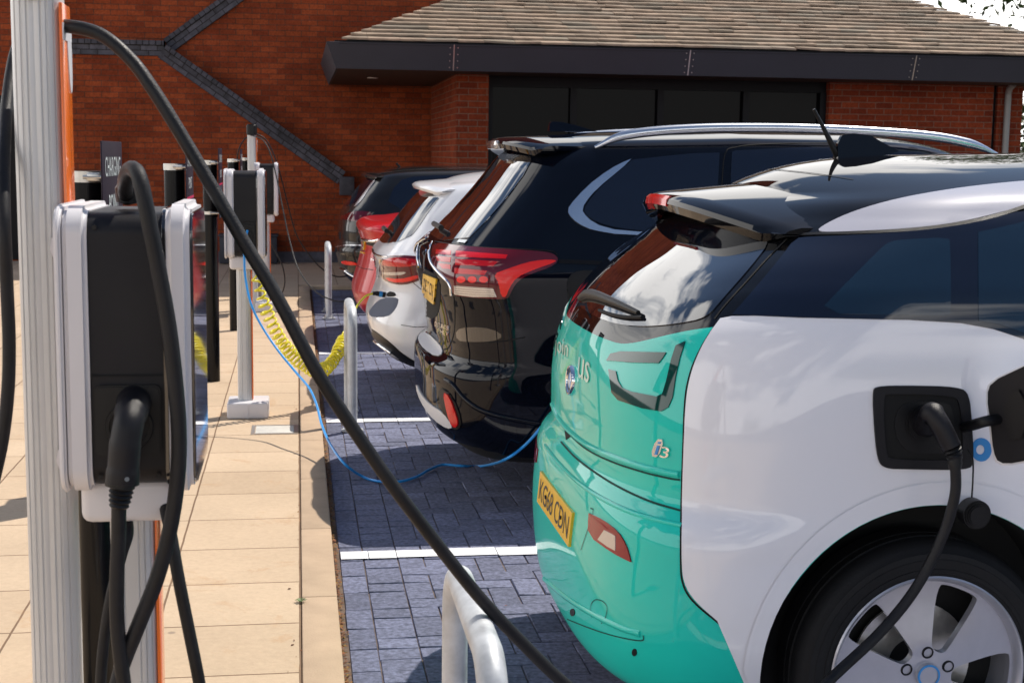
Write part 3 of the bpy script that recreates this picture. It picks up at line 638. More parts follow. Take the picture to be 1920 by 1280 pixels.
cable('charging_cable', 'thin dark cable behind the hanging plug lead at the bottom left', pp([(238, 965, 2.60), (240, 1000, 2.56), (228, 1040, 2.55), (208, 1120, 2.55), (194, 1210, 2.55), (188, 1300, 2.55), (186, 1400, 2.55)]), .010, M['cable'], 'charging cable', CG)
# plug in the side of the nearest charger: handle, boot and its own lead
pl = thing('charging_plug', 'black plug pushed into the side socket of the nearest wall box with its lead hanging', 'plug', tuple(at(235, 760, 2.5)))
hp = pp([(252, 752, 2.515), (248, 765, 2.47), (242, 790, 2.43), (235, 830, 2.42), (232, 870, 2.42), (229, 905, 2.42)])
b = MB(); b.tube(crom(hp, 6), [.030] * 4 + [.0285] * 6 + [.0255] * 8 + [.0265] * 8 + [.028] * 5, 20)
b.build('handle', M['plasticm'], pl, True, 60)
b = MB(); b.tube(pp([(229, 903, 2.42), (229, 908, 2.42)]), .0285, 20); b.build('collar', M['plastic'], pl)
b = MB(); bp_ = crom(pp([(229, 908, 2.42), (226, 930, 2.42), (223, 952, 2.42)]), 5); b.tube(bp_, [.021, .022, .018, .021, .017, .020, .016, .019, .015, .017, .0135], 16); b.build('strain_relief', M['plastic'], pl)
b = MB(); b.tube(crom(pp([(223, 945, 2.42), (222, 1010, 2.42), (219, 1090, 2.42), (220, 1170, 2.42), (227, 1240, 2.42), (234, 1300, 2.42), (240, 1400, 2.42)]), 8), .0128, 14); b.build('lead', M['cable'], pl, True, 60)
b = MB(); q0 = at(210, 905, 2.40); b.cyl(at(238, 898, 2.398), at(238, 898, 2.39), .004, seg=10); b.build('button', M['glossblack'], pl)
b = MB(); b.lathe([(0, .02), (.018, .018), (.026, .005), (.024, -.02), (0, -.025)], Matrix.Translation(at(243, 358, 2.66)), 20); kn = b.build('cable_knob', M['plastic'], None); props(kn, 'round black cable holder on top of the nearest wall box', 'holder')
# blue and yellow leads of the middle charger
BLUE = pp([(464, 432, 8.13), (459, 455, 8.10), (458, 480, 8.08), (460, 520, 8.06), (470, 568, 8.0), (490, 610, 7.95), (520, 655, 7.85), (555, 698, 7.7), (580, 728, 7.5), (594, 760, 7.35), (603, 795, 7.2), (618, 830, 7.0), (645, 868, 6.72)])
g1 = [tuple(atz(x, y, ZP + .012)) for x, y in ((680, 893), (712, 902), (745, 903), (780, 894), (805, 880), (830, 871), (865, 873), (905, 873))]
g2 = pp([(945, 862, 6.05), (980, 838, 6.0), (1010, 806, 5.97), (1040, 765, 5.94), (1075, 700, 5.93), (1100, 620, 5.93), (1105, 560, 5.94)])
cable('charging_cable', 'bright blue cable sagging from the middle charger to the black car', BLUE + g1 + g2, .0066, M['bluecable'], 'charging cable', None, 8, 10)
# coil
path = crom(pp([(476, 508, 8.2), (484, 535, 8.22), (492, 562, 8.24), (503, 592, 8.27), (518, 622, 8.3), (536, 650, 8.34), (556, 674, 8.38), (578, 692, 8.44), (598, 694, 8.5), (617, 684, 8.58), (633, 664, 8.66), (644, 640, 8.74), (650, 626, 8.78)]), 10)
lens_ = [0]
for a, c in zip(path, path[1:]): lens_.append(lens_[-1] + (c - a).length)
TL = lens_[-1]; turns = 37; H = []; K = turns * 16
def pathat(s):
    i = min(max(1, next((k for k, q in enumerate(lens_) if q >= s), len(lens_) - 1)), len(path) - 1); u = (s - lens_[i - 1]) / max(1e-6, lens_[i] - lens_[i - 1]); return path[i - 1].lerp(path[i], u), (path[i] - path[i - 1]).normalized()
for k in range(K + 1):
    u = k / K; s = TL * (1 - (1 - u) ** 1.25) if u < 1 else TL; s = TL * (u ** .72)
    p, tn = pathat(s); a = tn.cross(Vector((0, 1, .2))).normalized(); c = tn.cross(a); th = k / 16 * 2 * math.pi; rr = .036 * min(1, .55 + u * 3) * (1 if u < .96 else .8) * (1 + .10 * math.sin(u * 23) + .06 * math.sin(u * 61 + 1)); p = p + Vector((0, 0, .006 * math.sin(u * 17)))
    H.append(p + (a * math.cos(th) + c * math.sin(th)) * rr)
start = pp([(468, 488, 8.16)]); endp = pp([(655, 612, 8.85), (662, 590, 8.95), (672, 570, 9.02), (686, 555, 9.06), (700, 550, 9.08)])
b = MB(); b.tube([Vector(start[0])] + H + crom([tuple(H[-1])] + endp, 6)[1:], .0068, 8); o = b.build('coiled_cable', M['yellowcable'], None, True, 60); props(o, 'yellow coiled cable from the middle charger to the white car', 'charging cable')
b = MB(); b.tube(crom(pp([(699, 550, 9.08), (706, 550, 9.08), (716, 552, 9.08), (724, 553, 9.1)]), 4), [.013] * 4 + [.016] * 4 + [.018] * 5, 12); o = b.build('charging_plug', M['plastic'], None); props(o, 'small black plug of the yellow cable at the white car', 'plug')
b = MB(); b.tube(pp([(711, 551, 9.07), (717, 552, 9.07)]), .019, 12); m_ = b.build('blue_collar', M['blueink'], o)
# far black leads
for lab, P in (('black cable from the far mast top hanging down to the red car', [(473, 254, 14.05), (492, 262, 13.9), (506, 285, 13.8), (518, 330, 13.7), (530, 390, 13.5), (543, 450, 13.3), (560, 505, 13.0), (590, 545, 12.7), (625, 563, 12.5), (650, 564, 12.4), (668, 556, 12.3)]),
               ('black cable from the far mast top hanging down to the dark hatchback', [(473, 250, 14.1), (494, 258, 14.1), (510, 282, 14.1), (525, 325, 14.1), (540, 385, 14.2), (556, 440, 14.3), (580, 478, 14.4), (605, 505, 14.5), (630, 518, 14.55), (657, 517, 14.6)]),
               ('black cable looping down the left side of the far mast', [(473, 252, 14.1), (458, 262, 14.1), (448, 280, 14.1), (444, 305, 14.15), (443, 340, 14.2)]),
               ('black cable hanging in a loop below the farthest wall box', [(508, 455, 13.7), (518, 475, 13.7), (530, 500, 13.7), (534, 530, 13.8), (526, 555, 13.9), (512, 566, 14.0), (494, 574, 14.0), (480, 572, 14.05)])):
    cable('charging_cable', lab, pp(P), .0062, M['cable'], 'charging cable', None, 8, 8)

# ================================================================== CARS
def pip(p, poly):
    x, y = p; c = False; n = len(poly); j = n - 1
    for i in range(n):
        xi, yi = poly[i]; xj, yj = poly[j]
        if (yi > y) != (yj > y) and x < (xj - xi) * (y - yi) / (yj - yi) + xi: c = not c
        j = i
    return c
def fill2d(poly, step, holes=()):
    """triangulate polygon (with holes) with an inner grid of points"""
    pts = []; edges = []
    def loop(pl):
        i0 = len(pts); q = []
        for k in range(len(pl)):
            a, b = pl[k], pl[(k + 1) % len(pl)]; d = math.hypot(b[0] - a[0], b[1] - a[1]); m = max(1, int(math.ceil(d / step)))
            for t in range(m): q.append((a[0] + (b[0] - a[0]) * t / m, a[1] + (b[1] - a[1]) * t / m))
        pts.extend(q)
        for k in range(len(q)): edges.append((i0 + k, i0 + (k + 1) % len(q)))
    loop(poly)
    for h in holes: loop(h)
    nb = len(pts); B = np.array(pts)
    xs = [p[0] for p in poly]; ys = [p[1] for p in poly]
    y = min(ys) + step * .5; r = 0
    while y < max(ys):
        x = min(xs) + step * (.5 if r % 2 else .25)
        while x < max(xs):
            if pip((x, y), poly) and not any(pip((x, y), h) for h in holes) and np.min((B[:, 0] - x) ** 2 + (B[:, 1] - y) ** 2) > (step * .45) ** 2: pts.append((x, y))
            x += step
        y += step * .87; r += 1
    V, E_, Fc, *_ = delaunay_2d_cdt([Vector(p) for p in pts], edges, [], 0, 1e-5)
    V = [tuple(v) for v in V]; out = []
    for f in Fc:
        cx = sum(V[i][0] for i in f) / len(f); cy = sum(V[i][1] for i in f) / len(f)
        if pip((cx, cy), poly) and not any(pip((cx, cy), h) for h in holes): out.append(tuple(f))
    return V, out
def quarter(w, a, n, K):
    th = np.linspace(0, np.pi / 2, 200); c = np.clip(np.cos(th), 0, 1) ** (2 / n); s = np.clip(np.sin(th), 0, 1) ** (2 / n)
    uu = a * (1 - c); vv = w * s; d = np.r_[0, np.cumsum(np.hypot(np.diff(uu), np.diff(vv)))]; q = np.linspace(0, d[-1], K + 1)
    return np.interp(q, d, uu), np.interp(q, d, vv)
class Car:
    def __init__(s, name, label, Yc, levels, Rx, crown, mats, split=None, warp=None, wheels=(), wr=.35, arch=.40, group=None, arch_in=.24, step=.02):
        """levels: (z, xr, xf, w, ar, nr, af, nf, tilt)"""
        s.Yc = Yc; s.root = thing(name, label, 'car', (levels[3][1] + 2, Yc, ZP), group)
        K, KF, S_ = 36, 16, 44
        Lv = np.array(levels, float)
        # catmull-rom over the levels
        P = np.vstack([2 * Lv[0] - Lv[1], Lv, 2 * Lv[-1] - Lv[-2]]); rows = []; rid = []
        for i in range(1, len(P) - 2):
            m = max(2, int(abs(P[i + 1][0] - P[i][0] + abs(P[i + 1][1] - P[i][1]) * .5) / step))
            # non uniform hermite tangents
            h0, h1, h2 = [max(1e-4, math.hypot(P[k + 1][0] - P[k][0], P[k + 1][1] - P[k][1])) for k in (i - 1, i, i + 1)]
            m0 = ((P[i + 1] - P[i]) / h1 * h0 + (P[i] - P[i - 1]) / h0 * h1) / (h0 + h1) * h1; m1 = ((P[i + 2] - P[i + 1]) / h2 * h1 + (P[i + 1] - P[i]) / h1 * h2) / (h1 + h2) * h1
            for k in range(m):
                t = k / m; rows.append(P[i] * (2 * t ** 3 - 3 * t * t + 1) + m0 * (t ** 3 - 2 * t * t + t) + P[i + 1] * (-2 * t ** 3 + 3 * t * t) + m1 * (t ** 3 - t * t)); rid.append(i - 1 + t)
        rows.append(P[-2]); rid.append(len(Lv) - 1)
        halfn = K + S_ + KF + 1; ring = 2 * halfn - 2; V = []; Fc = []; mi = []
        for rw in rows:
            z, xr, xf, w, ar, nr, af, nf, tl = rw; ru, rv = quarter(w, ar, nr, K); fu, fv = quarter(w, af, nf, KF)
            su = np.linspace(xr + ar, xf - af, S_ + 1)[1:-1]; X = np.r_[xr + ru, su, (xf - fu)[::-1]]; Vv = np.r_[rv, np.full(len(su), w), fv[::-1]]
            half = [(float(a), float(b)) for a, b in zip(X, Vv)]
            for (a, b) in half + [(a, -b) for a, b in half[-2:0:-1]]:
                zz = z + tl * np.interp(a, Rx[0], Rx[1])
                if warp: zz += warp(z, abs(b) / w)
                V.append((a, Yc + b, ZP + zz))
        halfn = len(half); ring = 2 * halfn - 2
        nr_ = len(rows)
        for r in range(nr_ - 1):
            m = 0 if split is None or rid[r] + 1e-6 < split else 1
            for j in range(ring): Fc.append((r * ring + j, r * ring + (j + 1) % ring, (r + 1) * ring + (j + 1) % ring, (r + 1) * ring + j)); mi.append(m)
        # roof strips
        MJ = 24; base = (nr_ - 1) * ring; cols = [[base]]; wm = rows[-1][3]
        for i in range(1, halfn - 1):
            a = Vector(V[base + i]); b = Vector(V[base + ring - i]); wi = a.y - Yc; c = [base + i]
            for k in range(1, MJ):
                v = wi * (1 - 2 * k / MJ); V.append((a.x, Yc + v, a.z + crown * (wi * wi - v * v) / wm ** 2)); c.append(len(V) - 1)
            c.append(base + ring - i); cols.append(c)
        cols.append([base + halfn - 1])
        rm = 0 if split is None else 1
        for i in range(len(cols) - 1):
            A, B = cols[i], cols[i + 1]
            if len(A) == 1:
                for k in range(len(B) - 1): Fc.append((A[0], B[k + 1], B[k])); mi.append(rm)
            elif len(B) == 1:
                for k in range(len(A) - 1): Fc.append((A[k], A[k + 1], B[0])); mi.append(rm)
            else:
                for k in range(len(A) - 1): Fc.append((A[k], A[k + 1], B[k + 1], B[k])); mi.append(rm)
        for i in range(halfn - 1):   # floor
            a0, b0, a1, b1 = i, (ring - i) % ring, i + 1, ring - i - 1
            q = [a0, a1, b1, b0]; q = list(dict.fromkeys(q)); Fc.append(tuple(q[::-1])); mi.append(2)
        me = bpy.data.meshes.new('body'); me.from_pydata(V, [], Fc); 
        me.polygons.foreach_set('material_index', mi)
        bm = bmesh.new(); bm.from_mesh(me); bmesh.ops.recalc_face_normals(bm, faces=bm.faces[:])
        if sum(f.normal.z * f.calc_area() for f in bm.faces if f.calc_center_median().z > 1.3 - .04) < 0: bmesh.ops.reverse_faces(bm, faces=bm.faces[:])
        bm.to_mesh(me); bm.free(); me.update()
        s.V = [v.co.copy() for v in me.vertices]; s.F = [tuple(p.vertices) for p in me.polygons]; s.Nn = [Vector(n.vector) for n in me.vertex_normals]
        s.bvh = BVHTree.FromPolygons(s.V, s.F)
        for m in (mats[0], mats[1] if len(mats) > 1 else mats[0], M['underbody'], M['underbody']): me.materials.append(m)
        ob = bpy.data.objects.new('body', me); col.objects.link(ob); s.wheels = []
        ws = max(l[3] for l in levels)
        for xw in wheels:
            for sd in (-1, 1):
                b = MB(); b.cyl((xw, Yc + sd * (ws - arch_in), ZP + wr), (xw, Yc + sd * (ws + .3), ZP + wr), arch, seg=96)
                b.box((xw - arch * .97, Yc + min(sd * (ws - arch_in), sd * (ws + .3)), -.5), (xw + arch * .97, Yc + max(sd * (ws - arch_in), sd * (ws + .3)), ZP + wr - arch * .35))
                cu = bmesh_obj(b); 
                md = ob.modifiers.new('b', 'BOOLEAN'); md.operation = 'DIFFERENCE'; md.object = cu; md.solver = 'EXACT'; md.use_self = True
                s.wheels.append(cu)
        bpy.context.view_layer.update()
        m2 = bpy.data.meshes.new_from_object(ob.evaluated_get(bpy.context.evaluated_depsgraph_get()))
        ob.modifiers.clear(); ob.data = m2
        for c in s.wheels: bpy.data.objects.remove(c)
        for p in m2.polygons:
            c = p.center; vv = abs(c.y - Yc)
            for xw in wheels:
                d = math.hypot(c.x - xw, c.z - ZP - wr)
                if vv < ws + .02 and vv > ws - arch_in - .03 and d < arch + .004 and (abs(p.normal.y) < .3 or vv < ws - arch_in + .01): p.material_index = 2
            if p.normal.z < -.8 and c.z < .35: p.material_index = 2
        m2.polygons.foreach_set('use_smooth', [True] * len(m2.polygons)); m2.set_sharp_from_angle(angle=math.radians(40))
        ob.parent = s.root; ob.matrix_parent_inverse = parent_matrix(s.root).inverted(); s.body = ob
    def hit(s, o, d):
        loc, n, i, _ = s.bvh.ray_cast(Vector(o), Vector(d).normalized())
        if loc is None: return None
        f = s.F[i]; w = poly_3d_calc([s.V[k] for k in f], loc); nn = Vector((0, 0, 0))
        for k, ww in zip(f, w): nn += s.Nn[k] * ww
        return loc, nn.normalized()
    def px(s, x, y): return s.hit(CAM, ray(x, y))
    def rear(s, v, z): return s.hit((-3, s.Yc + v, ZP + z), (1, 0, 0))
    def side(s, x, z): return s.hit((x, s.Yc - 3, ZP + z), (0, 1, 0))
    def top(s, x, v): return s.hit((x, s.Yc + v, 4), (0, 0, -1))
    def P(s, x, v, z): return topx((x, s.Yc + v, ZP + z))
    def patch(s, name, poly, m, step, cast='px', off=.003, holes=(), parent=None, mirror=False, skirt=.006, flip=False):
        c = getattr(s, cast); V2, F2 = fill2d(poly, step, holes); H = [c(*p) for p in V2]
        F2 = [f for f in F2 if all(H[i] is not None for i in f)]
        # drop triangles stretched over a silhouette
        F2 = [f for f in F2 if max((H[f[a]][0] - H[f[a - 1]][0]).length for a in range(3)) < .25]
        used = sorted({i for f in F2 for i in f}); mp = {i: k for k, i in enumerate(used)}
        if not used: print('EMPTY PATCH', name); return None
        V = [H[i][0] + H[i][1] * off for i in used]; Nn = [H[i][1] for i in used]; Fc = []
        for f in F2:
            g_ = [mp[i] for i in f]; n = (V[g_[1]] - V[g_[0]]).cross(V[g_[2]] - V[g_[0]])
            Fc.append(tuple(g_ if n.dot(Nn[g_[0]]) > 0 else g_[::-1]))
        if skirt:
            ec = {}
            for f in Fc:
                for a in range(3):
                    e = (f[a], f[(a + 1) % 3]); ec[tuple(sorted(e))] = ec.get(tuple(sorted(e)), []) + [e]
            bd = [v[0] for v in ec.values() if len(v) == 1]; mm = {}
            for a, b_ in bd:
                for q in (a, b_):
                    if q not in mm:
                        mm[q] = (len(V), len(V) + 1); V += [V[q].copy(), V[q] - Nn[q] * skirt]; Nn += [Vector((0, 0, 0)), Vector((0, 0, 0))]
                Fc.append((mm[b_][0], mm[a][0], mm[a][1], mm[b_][1]))
        par = parent or s.root
        o = mobj(name, V, Fc, m, par, True, None, normals=Nn)
        if mirror:
            V3 = [(v.x, 2 * s.Yc - v.y, v.z) for v in V]; N3 = [(n.x, -n.y, n.z) for n in Nn]
            mobj(name, V3, [f[::-1] for f in Fc], m, parent or s.root, True, None, normals=N3)
        return o
    def line(s, name, pts, m, w=.004, cast='px', off=.0016, parent=None, n=6, r=None, mirror=False):
        """thin ribbon (or bead if r) laid along the surface"""
        c = getattr(s, cast); q = crom([(p[0], p[1], 0) for p in pts], n); H = [c(p.x, p.y) for p in q]; H = [h for h in H if h is not None]
        if len(H) < 2: print('EMPTY LINE', name); return
        b = MB()
        if r: b.tube([h[0] + h[1] * off for h in H], r, 10)
        else:
            V = []
            for k, h in enumerate(H):
                t = (H[min(k + 1, len(H) - 1)][0] - H[max(k - 1, 0)][0]).normalized(); a = t.cross(h[1]).normalized() * w / 2
                V += [h[0] + h[1] * off - a, h[0] + h[1] * off + a]
            b.add(V, [(2 * k, 2 * k + 1, 2 * k + 3, 2 * k + 2) for k in range(len(H) - 1)])
        o = b.build(name, m, parent or s.root, True, 60)
        if mirror:
            me = o.data.copy(); 
            for v in me.vertices: v.co.y = 2 * s.Yc - v.co.y
            me.flip_normals(); o2 = bpy.data.objects.new(name, me); col.objects.link(o2); o2.parent = o.parent; o2.matrix_parent_inverse = o.matrix_parent_inverse.copy()
        return o
    def text(s, name, string, o, ux, uy, m, cast='px', off=.003, parent=None, spacing=1.0):
        v, f, r = text_geo(string, 1, spacing); c = getattr(s, cast); H = [c(o[0] + ux[0] * a + uy[0] * b_, o[1] + ux[1] * a + uy[1] * b_) for a, b_ in v]
        f = [q for q in f if all(H[i] is not None for i in q)]
        if not f: print('EMPTY TEXT'); return
        V = [(h[0] + h[1] * off) if h else Vector((0, 0, 0)) for h in H]
        if any(h is None for h in H):
            us = sorted({i for q in f for i in q}); mp = {i: k for k, i in enumerate(us)}; V = [V[i] for i in us]; f = [tuple(mp[i] for i in q) for q in f]
        return mobj(name, V, f, m, parent or s.root, False)
    def spoiler(s, name, tip, dx, zt, dz, hw, depth, th, m, mu=None, rise=.03, n=40):
        V = []; Fc = []
        for k in range(n + 1):
            v = hw * (2 * k / n - 1); q = abs(v / hw); x = tip + dx * q ** 2.3; z = ZP + zt - dz * q * q; e = max(.25, 1 - max(0, q - .9) * 7)
            y = s.Yc + v
            V += [(x + depth, y, z + rise * e), (x + .05, y, z + .008), (x + .018, y, z + .0), (x + .004, y, z - .010), (x, y, z - th * e * .5), (x + .012, y, z - th * e), (x + depth * .8, y, z - th * e + .002)]
        for k in range(n):
            for j in range(7): a = k * 7; Fc.append((a + j, a + (j + 1) % 7, a + 7 + (j + 1) % 7, a + 7 + j))
        Fc += [tuple(range(7)), tuple(n * 7 + j for j in range(7))[::-1]]
        b = MB(); b.add(V, Fc); return b.build(name, m, s.root, True, 30)
    def wheel(s, xw, sd, r=.35, hw=.085, inset=.03, rim=.25, rimmat=None, detail=True, slots=5, a0=68):
        ws = s.ws; yc = s.Yc + sd * (ws - inset - hw)
        Mx = Matrix.Translation((xw, yc, ZP + r)) @ Matrix.Rotation(math.radians(90 if sd < 0 else -90), 4, 'X')
        if sd < 0: pass
        b = MB(); prof = [(rim - .012, -.05), (rim - .006, hw - .006), (rim + .004, hw - .001), (rim + .010, hw + .001), (rim + .011, hw + .0035), (rim + .02, hw + .005), (rim + .021, hw + .003), (rim + (r - rim) * .5, hw + .006), (rim + (r - rim) * .51, hw + .0045), (rim + (r - rim) * .66, hw + .002), (rim + (r - rim) * .67, hw + .0005), (r - .018, hw - .006), (r - .006, hw - .018), (r, hw - .04)]
        prof += [(r, k) for k in (hw - .045,)] + [(r - .006, hw - .047), (r - .006, hw - .055), (r, hw - .057), (r, .004), (r - .006, .003), (r - .006, -.003), (r, -.004), (r, -hw + .03), (r - .02, -hw), (rim, -hw), (rim - .012, -.05)]
        b.lathe(prof, Mx, 96); wh = b.build('wheel', M['rubber'], s.root, True, 30)
        fm = rimmat or M['alloy']
        b = MB(); b.lathe([(rim - .013, -.04), (rim - .013, hw - .028), (rim - .004, hw - .01), (rim + .002, hw + .0), (rim - .002, hw + .003), (rim - .009, hw - .001), (rim - .016, hw - .018), (rim - .02, -.04)], Mx, 96); b.build('rim_lip', fm, wh, True, 40)
        b = MB(); b.lathe([(0, -.045), (rim - .012, -.045), (rim - .012, -.04), (0, -.04)], Mx, 40); b.build('inner_barrel', M['underbody'], wh)
        b = MB(); b.lathe([(.06, -.02), (rim * .62, -.02), (rim * .62, -.012), (.06, -.012)], Mx, 48); b.build('brake_disc', M['steel'], wh)
        # face with slots
        out = [((rim - .014) * math.cos(t), (rim - .014) * math.sin(t)) for t in [2 * math.pi * k / 96 for k in range(96)]]; hs = []
        for k in range(slots):
            a = math.radians(a0 + 360 / slots * k); e = Vector((math.cos(a), math.sin(a))); f = Vector((-e.y, e.x))
            q = [e * rim * .25 - f * .015, e * rim * .25 + f * .015, e * rim * .33 + f * .026, e * rim * .85 + f * .060, e * rim * .90 + f * .040, e * rim * .90 - f * .042, e * rim * .84 - f * .056, e * rim * .33 - f * .024]
            hs.append(chaikin([tuple(p) for p in q], 2))
        V2, F2 = fill2d(out, .02, hs); V = []; n = len(V2)
        dish = lambda d: hw - .012 + .012 * math.cos(min(1, d / rim) * 3.1) - .012 * (1 if d < .07 else 0) * (1 - d / .07)
        for (x, y) in V2: V.append(Mx @ Vector((x, y, dish(math.hypot(x, y)))))
        for (x, y) in V2: V.append(Mx @ Vector((x, y, dish(math.hypot(x, y)) - .022)))
        Fc = []; ec = {}
        for f in F2:
            f = f if (Vector(V2[f[1]]) - Vector(V2[f[0]])).cross(Vector(V2[f[2]]) - Vector(V2[f[0]])) > 0 else f[::-1]
            Fc += [f, tuple(i + n for i in f[::-1])]
            for a in range(3): e = (f[a], f[(a + 1) % 3]); ec.setdefault(tuple(sorted(e)), []).append(e)
        for v in ec.values():
            if len(v) == 1: a, c = v[0]; Fc.append((c, a, a + n, c + n))
        b = MB(); b.add(V, Fc); b.build('rim_face', fm, wh, True, 30)
        b = MB(); b.lathe([(0, hw + .004), (.026, hw + .003), (.030, hw - .004), (.030, hw - .03)], Mx, 32); hc = b.build('hub_cap', fm, wh)
        b = MB(); b.lathe([(.0235, hw + .0052), (.0285, hw + .0048), (.0285, hw + .003), (.0235, hw + .003)], Mx, 32); b.build('blue_ring', M['blueink'], hc)
        for k in range(5):
            a = math.radians(a0 + 36 + 72 * k - 12); c = (math.cos(a) * .056, math.sin(a) * .056)
            b = MB(); b.lathe([(0, hw - .012), (.010, hw - .012), (.012, hw + .0), (.0155, hw - .005), (.0160, hw - .012)], Mx @ Matrix.Translation((*c, 0)), 16); b.build('wheel_bolt', M['plastic'], wh)
        return wh
def bmesh_obj(b):
    me = bpy.data.meshes.new('c'); bmesh.ops.recalc_face_normals(b.bm, faces=b.bm.faces[:]); b.bm.to_mesh(me); b.bm.free(); o = bpy.data.objects.new('c', me); col.objects.link(o); return o
def ell(cx, cy, rx, ry, n=24, rot=0):
    return [(cx + rx * math.cos(t) * math.cos(rot) - ry * math.sin(t) * math.sin(rot), cy + rx * math.cos(t) * math.sin(rot) + ry * math.sin(t) * math.cos(rot)) for t in [2 * math.pi * k / n for k in range(n)]]
def lv(rows, xf, front):
    """rows (z, xr, w, ar, nr, tilt); front: [(z, xf, af, nf)] interpolated"""
    fz = [f[0] for f in front]; out = []
    for (z, xr, w, ar, nr, tl) in rows:
        out.append((z, xr, float(np.interp(z, fz, [f[1] for f in front])), w, ar, nr, float(np.interp(z, fz, [f[2] for f in front])), float(np.interp(z, fz, [f[3] for f in front])), tl))
    return out

# ---- 1. nearest car: teal and white electric hatchback
rows = [(.19, .84, .74, .5, 3, 0), (.21, .79, .78, .5, 3, 0), (.25, .750, .81, .48, 3.1, 0), (.32, .737, .84, .46, 3.3, 0), (.40, .732, .865, .46, 3.4, 0), (.50, .730, .880, .46, 3.4, 0), (.60, .739, .887, .46, 3.4, 0),
        (.68, .750, .886, .46, 3.4, 0), (.712, .760, .885, .48, 3.2, 0), (.735, .772, .884, .5, 3, 0), (.80, .775, .882, .5, 3, 0), (.90, .776, .878, .5, 3, 0), (1.0, .783, .868, .52, 2.8, 0), (1.085, .800, .850, .56, 2.5, 0),
        (1.16, .838, .830, .6, 2.35, 0), (1.25, .915, .795, .58, 2.35, .4), (1.34, 1.025, .755, .55, 2.4, .8), (1.42, 1.14, .71, .5, 2.6, 1), (1.46, 1.22, .665, .46, 2.8, 1), (1.478, 1.29, .61, .42, 3, 1)]
front = [(0, 4.65, .6, 2.5), (.5, 4.71, .6, 2.5), (.85, 4.62, .6, 2.5), (1.0, 4.45, .55, 2.5), (1.09, 3.85, .4, 3), (1.48, 2.85, .3, 3)]
def warp3(z, q): w = min(1, max(0, (z - .86) / .2)) * min(1, max(0, (1.42 - z) / .26)); t = min(1, max(0, (q - .40) / .58)); return .10 * w * t * t * (3 - 2 * t)
c1 = Car('electric_hatchback', 'nearest car, teal and white electric hatchback with black roof, plugged in at its open flap', 3.98, lv(rows, 4.71, front), ([1.0, 1.3, 1.7, 2.2, 2.8, 3.4], [-.012, 0, .022, .035, .02, -.03]), .085, [M['teal'], M['blackpaint']], split=13, warp=warp3, wheels=(1.488, 4.06), wr=.345, arch=.418)
c1.ws = .887
R1 = c1.root
arcp = [c1.P(1.488 + .419 * math.cos(a), -.88, .345 + .419 * math.sin(a)) for a in [math.radians(d) for d in range(197, -18, -6)]]
white = chaikin([(1352, 598), (1331, 626), (1311, 662), (1296, 702), (1287, 752), (1283, 850), (1280, 950), (1279, 1050), (1283, 1092), (1302, 1124), (1345, 1162)], 2, False) + [arcp[0]] + arcp + [c1.P(2.0, -.88, .28), c1.P(2.6, -.88, .26), c1.P(3.5, -.88, .3), c1.P(3.55, -.88, 1.1), c1.P(2.6, -.85, 1.07), (2100, 722), (1985, 655)] + chaikin([(1925, 626), (1860, 606), (1800, 597), (1700, 594), (1500, 593), (1375, 594)], 1, False)
sp_ = c1.patch('side_panel', white, M['whitepaint'], 15, off=.004, mirror=True)
c1.line('panel_gap', [(1352, 598), (1331, 626), (1310, 662), (1294, 702), (1285, 752), (1281, 850), (1278, 950), (1277, 1050), (1281, 1093), (1300, 1126), (1345, 1165), (1412, 1219)], M['gap'], .005, off=.002)
# wheel arch flare
fl = [c1.P(1.488 + .420 * math.cos(a), -.88, .345 + .420 * math.sin(a)) for a in [math.radians(d) for d in range(192, -10, -5)]] + [c1.P(1.505 + .48 * math.cos(a), -.88, .34 + .48 * math.sin(a)) for a in [math.radians(d) for d in range(-10, 180, 5)]]
c1.patch('wheel_arch_flare', fl, M['whitepaint'], 15, off=.0075, mirror=True, skirt=0)
# glass
gl = chaikin([(1374, 592), (1420, 540), (1462, 490), (1492, 450), (1520, 447), (1600, 444), (1720, 436), (1830, 420), (1905, 400)], 1, False) + [c1.P(2.2, -.74, 1.455), c1.P(2.8, -.74, 1.43), c1.P(3.4, -.78, 1.25), c1.P(3.5, -.84, 1.14), c1.P(2.6, -.845, 1.05), (2100, 735), (1985, 668), (1925, 638), (1860, 617), (1800, 606), (1700, 600), (1500, 597)]
c1.patch('side_window', gl, M['glass'], 15, off=.006, mirror=True, skirt=.009)
c1.patch('see_through_tint', chaikin([(1530, 590), (1590, 530), (1650, 470), (1668, 456), (1700, 452), (1776, 448), (1780, 460), (1781, 585), (1776, 593), (1700, 591)], 1), M['glassday'], 12, off=.0072)  # lighter quad painted in for the bright far window seen through
c1.patch('door_glass', [(1832, 438), (1905, 422), (1990, 395), (2100, 372)] + [c1.P(2.5, -.84, 1.12), (1990, 655), (1910, 622), (1870, 608), (1832, 602)], M['glassday'], 14, off=.0072)
rg = chaikin([(1250, 414), (1330, 424), (1400, 440), (1450, 447), (1410, 500), (1355, 562), (1326, 597), (1270, 608), (1215, 613), (1165, 610), (1125, 598), (1094, 580), (1082, 566), (1110, 535), (1165, 478), (1215, 432)], 2)
c1.patch('rear_window', rg, M['glassr'], 12, off=.003)
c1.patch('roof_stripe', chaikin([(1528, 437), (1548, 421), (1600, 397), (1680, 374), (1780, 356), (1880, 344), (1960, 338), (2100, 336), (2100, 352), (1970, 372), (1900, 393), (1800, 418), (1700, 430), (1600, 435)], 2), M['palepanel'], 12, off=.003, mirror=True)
c1.line('roof_gutter', [(1477, 443), (1520, 440), (1600, 438), (1720, 431), (1830, 415), (1905, 394), (1960, 372)], M['plastic'], .010, off=.004)
c1.line('roof_seam', [(1432, 317), (1480, 321), (1540, 328), (1600, 337)], M['gap'], .004)
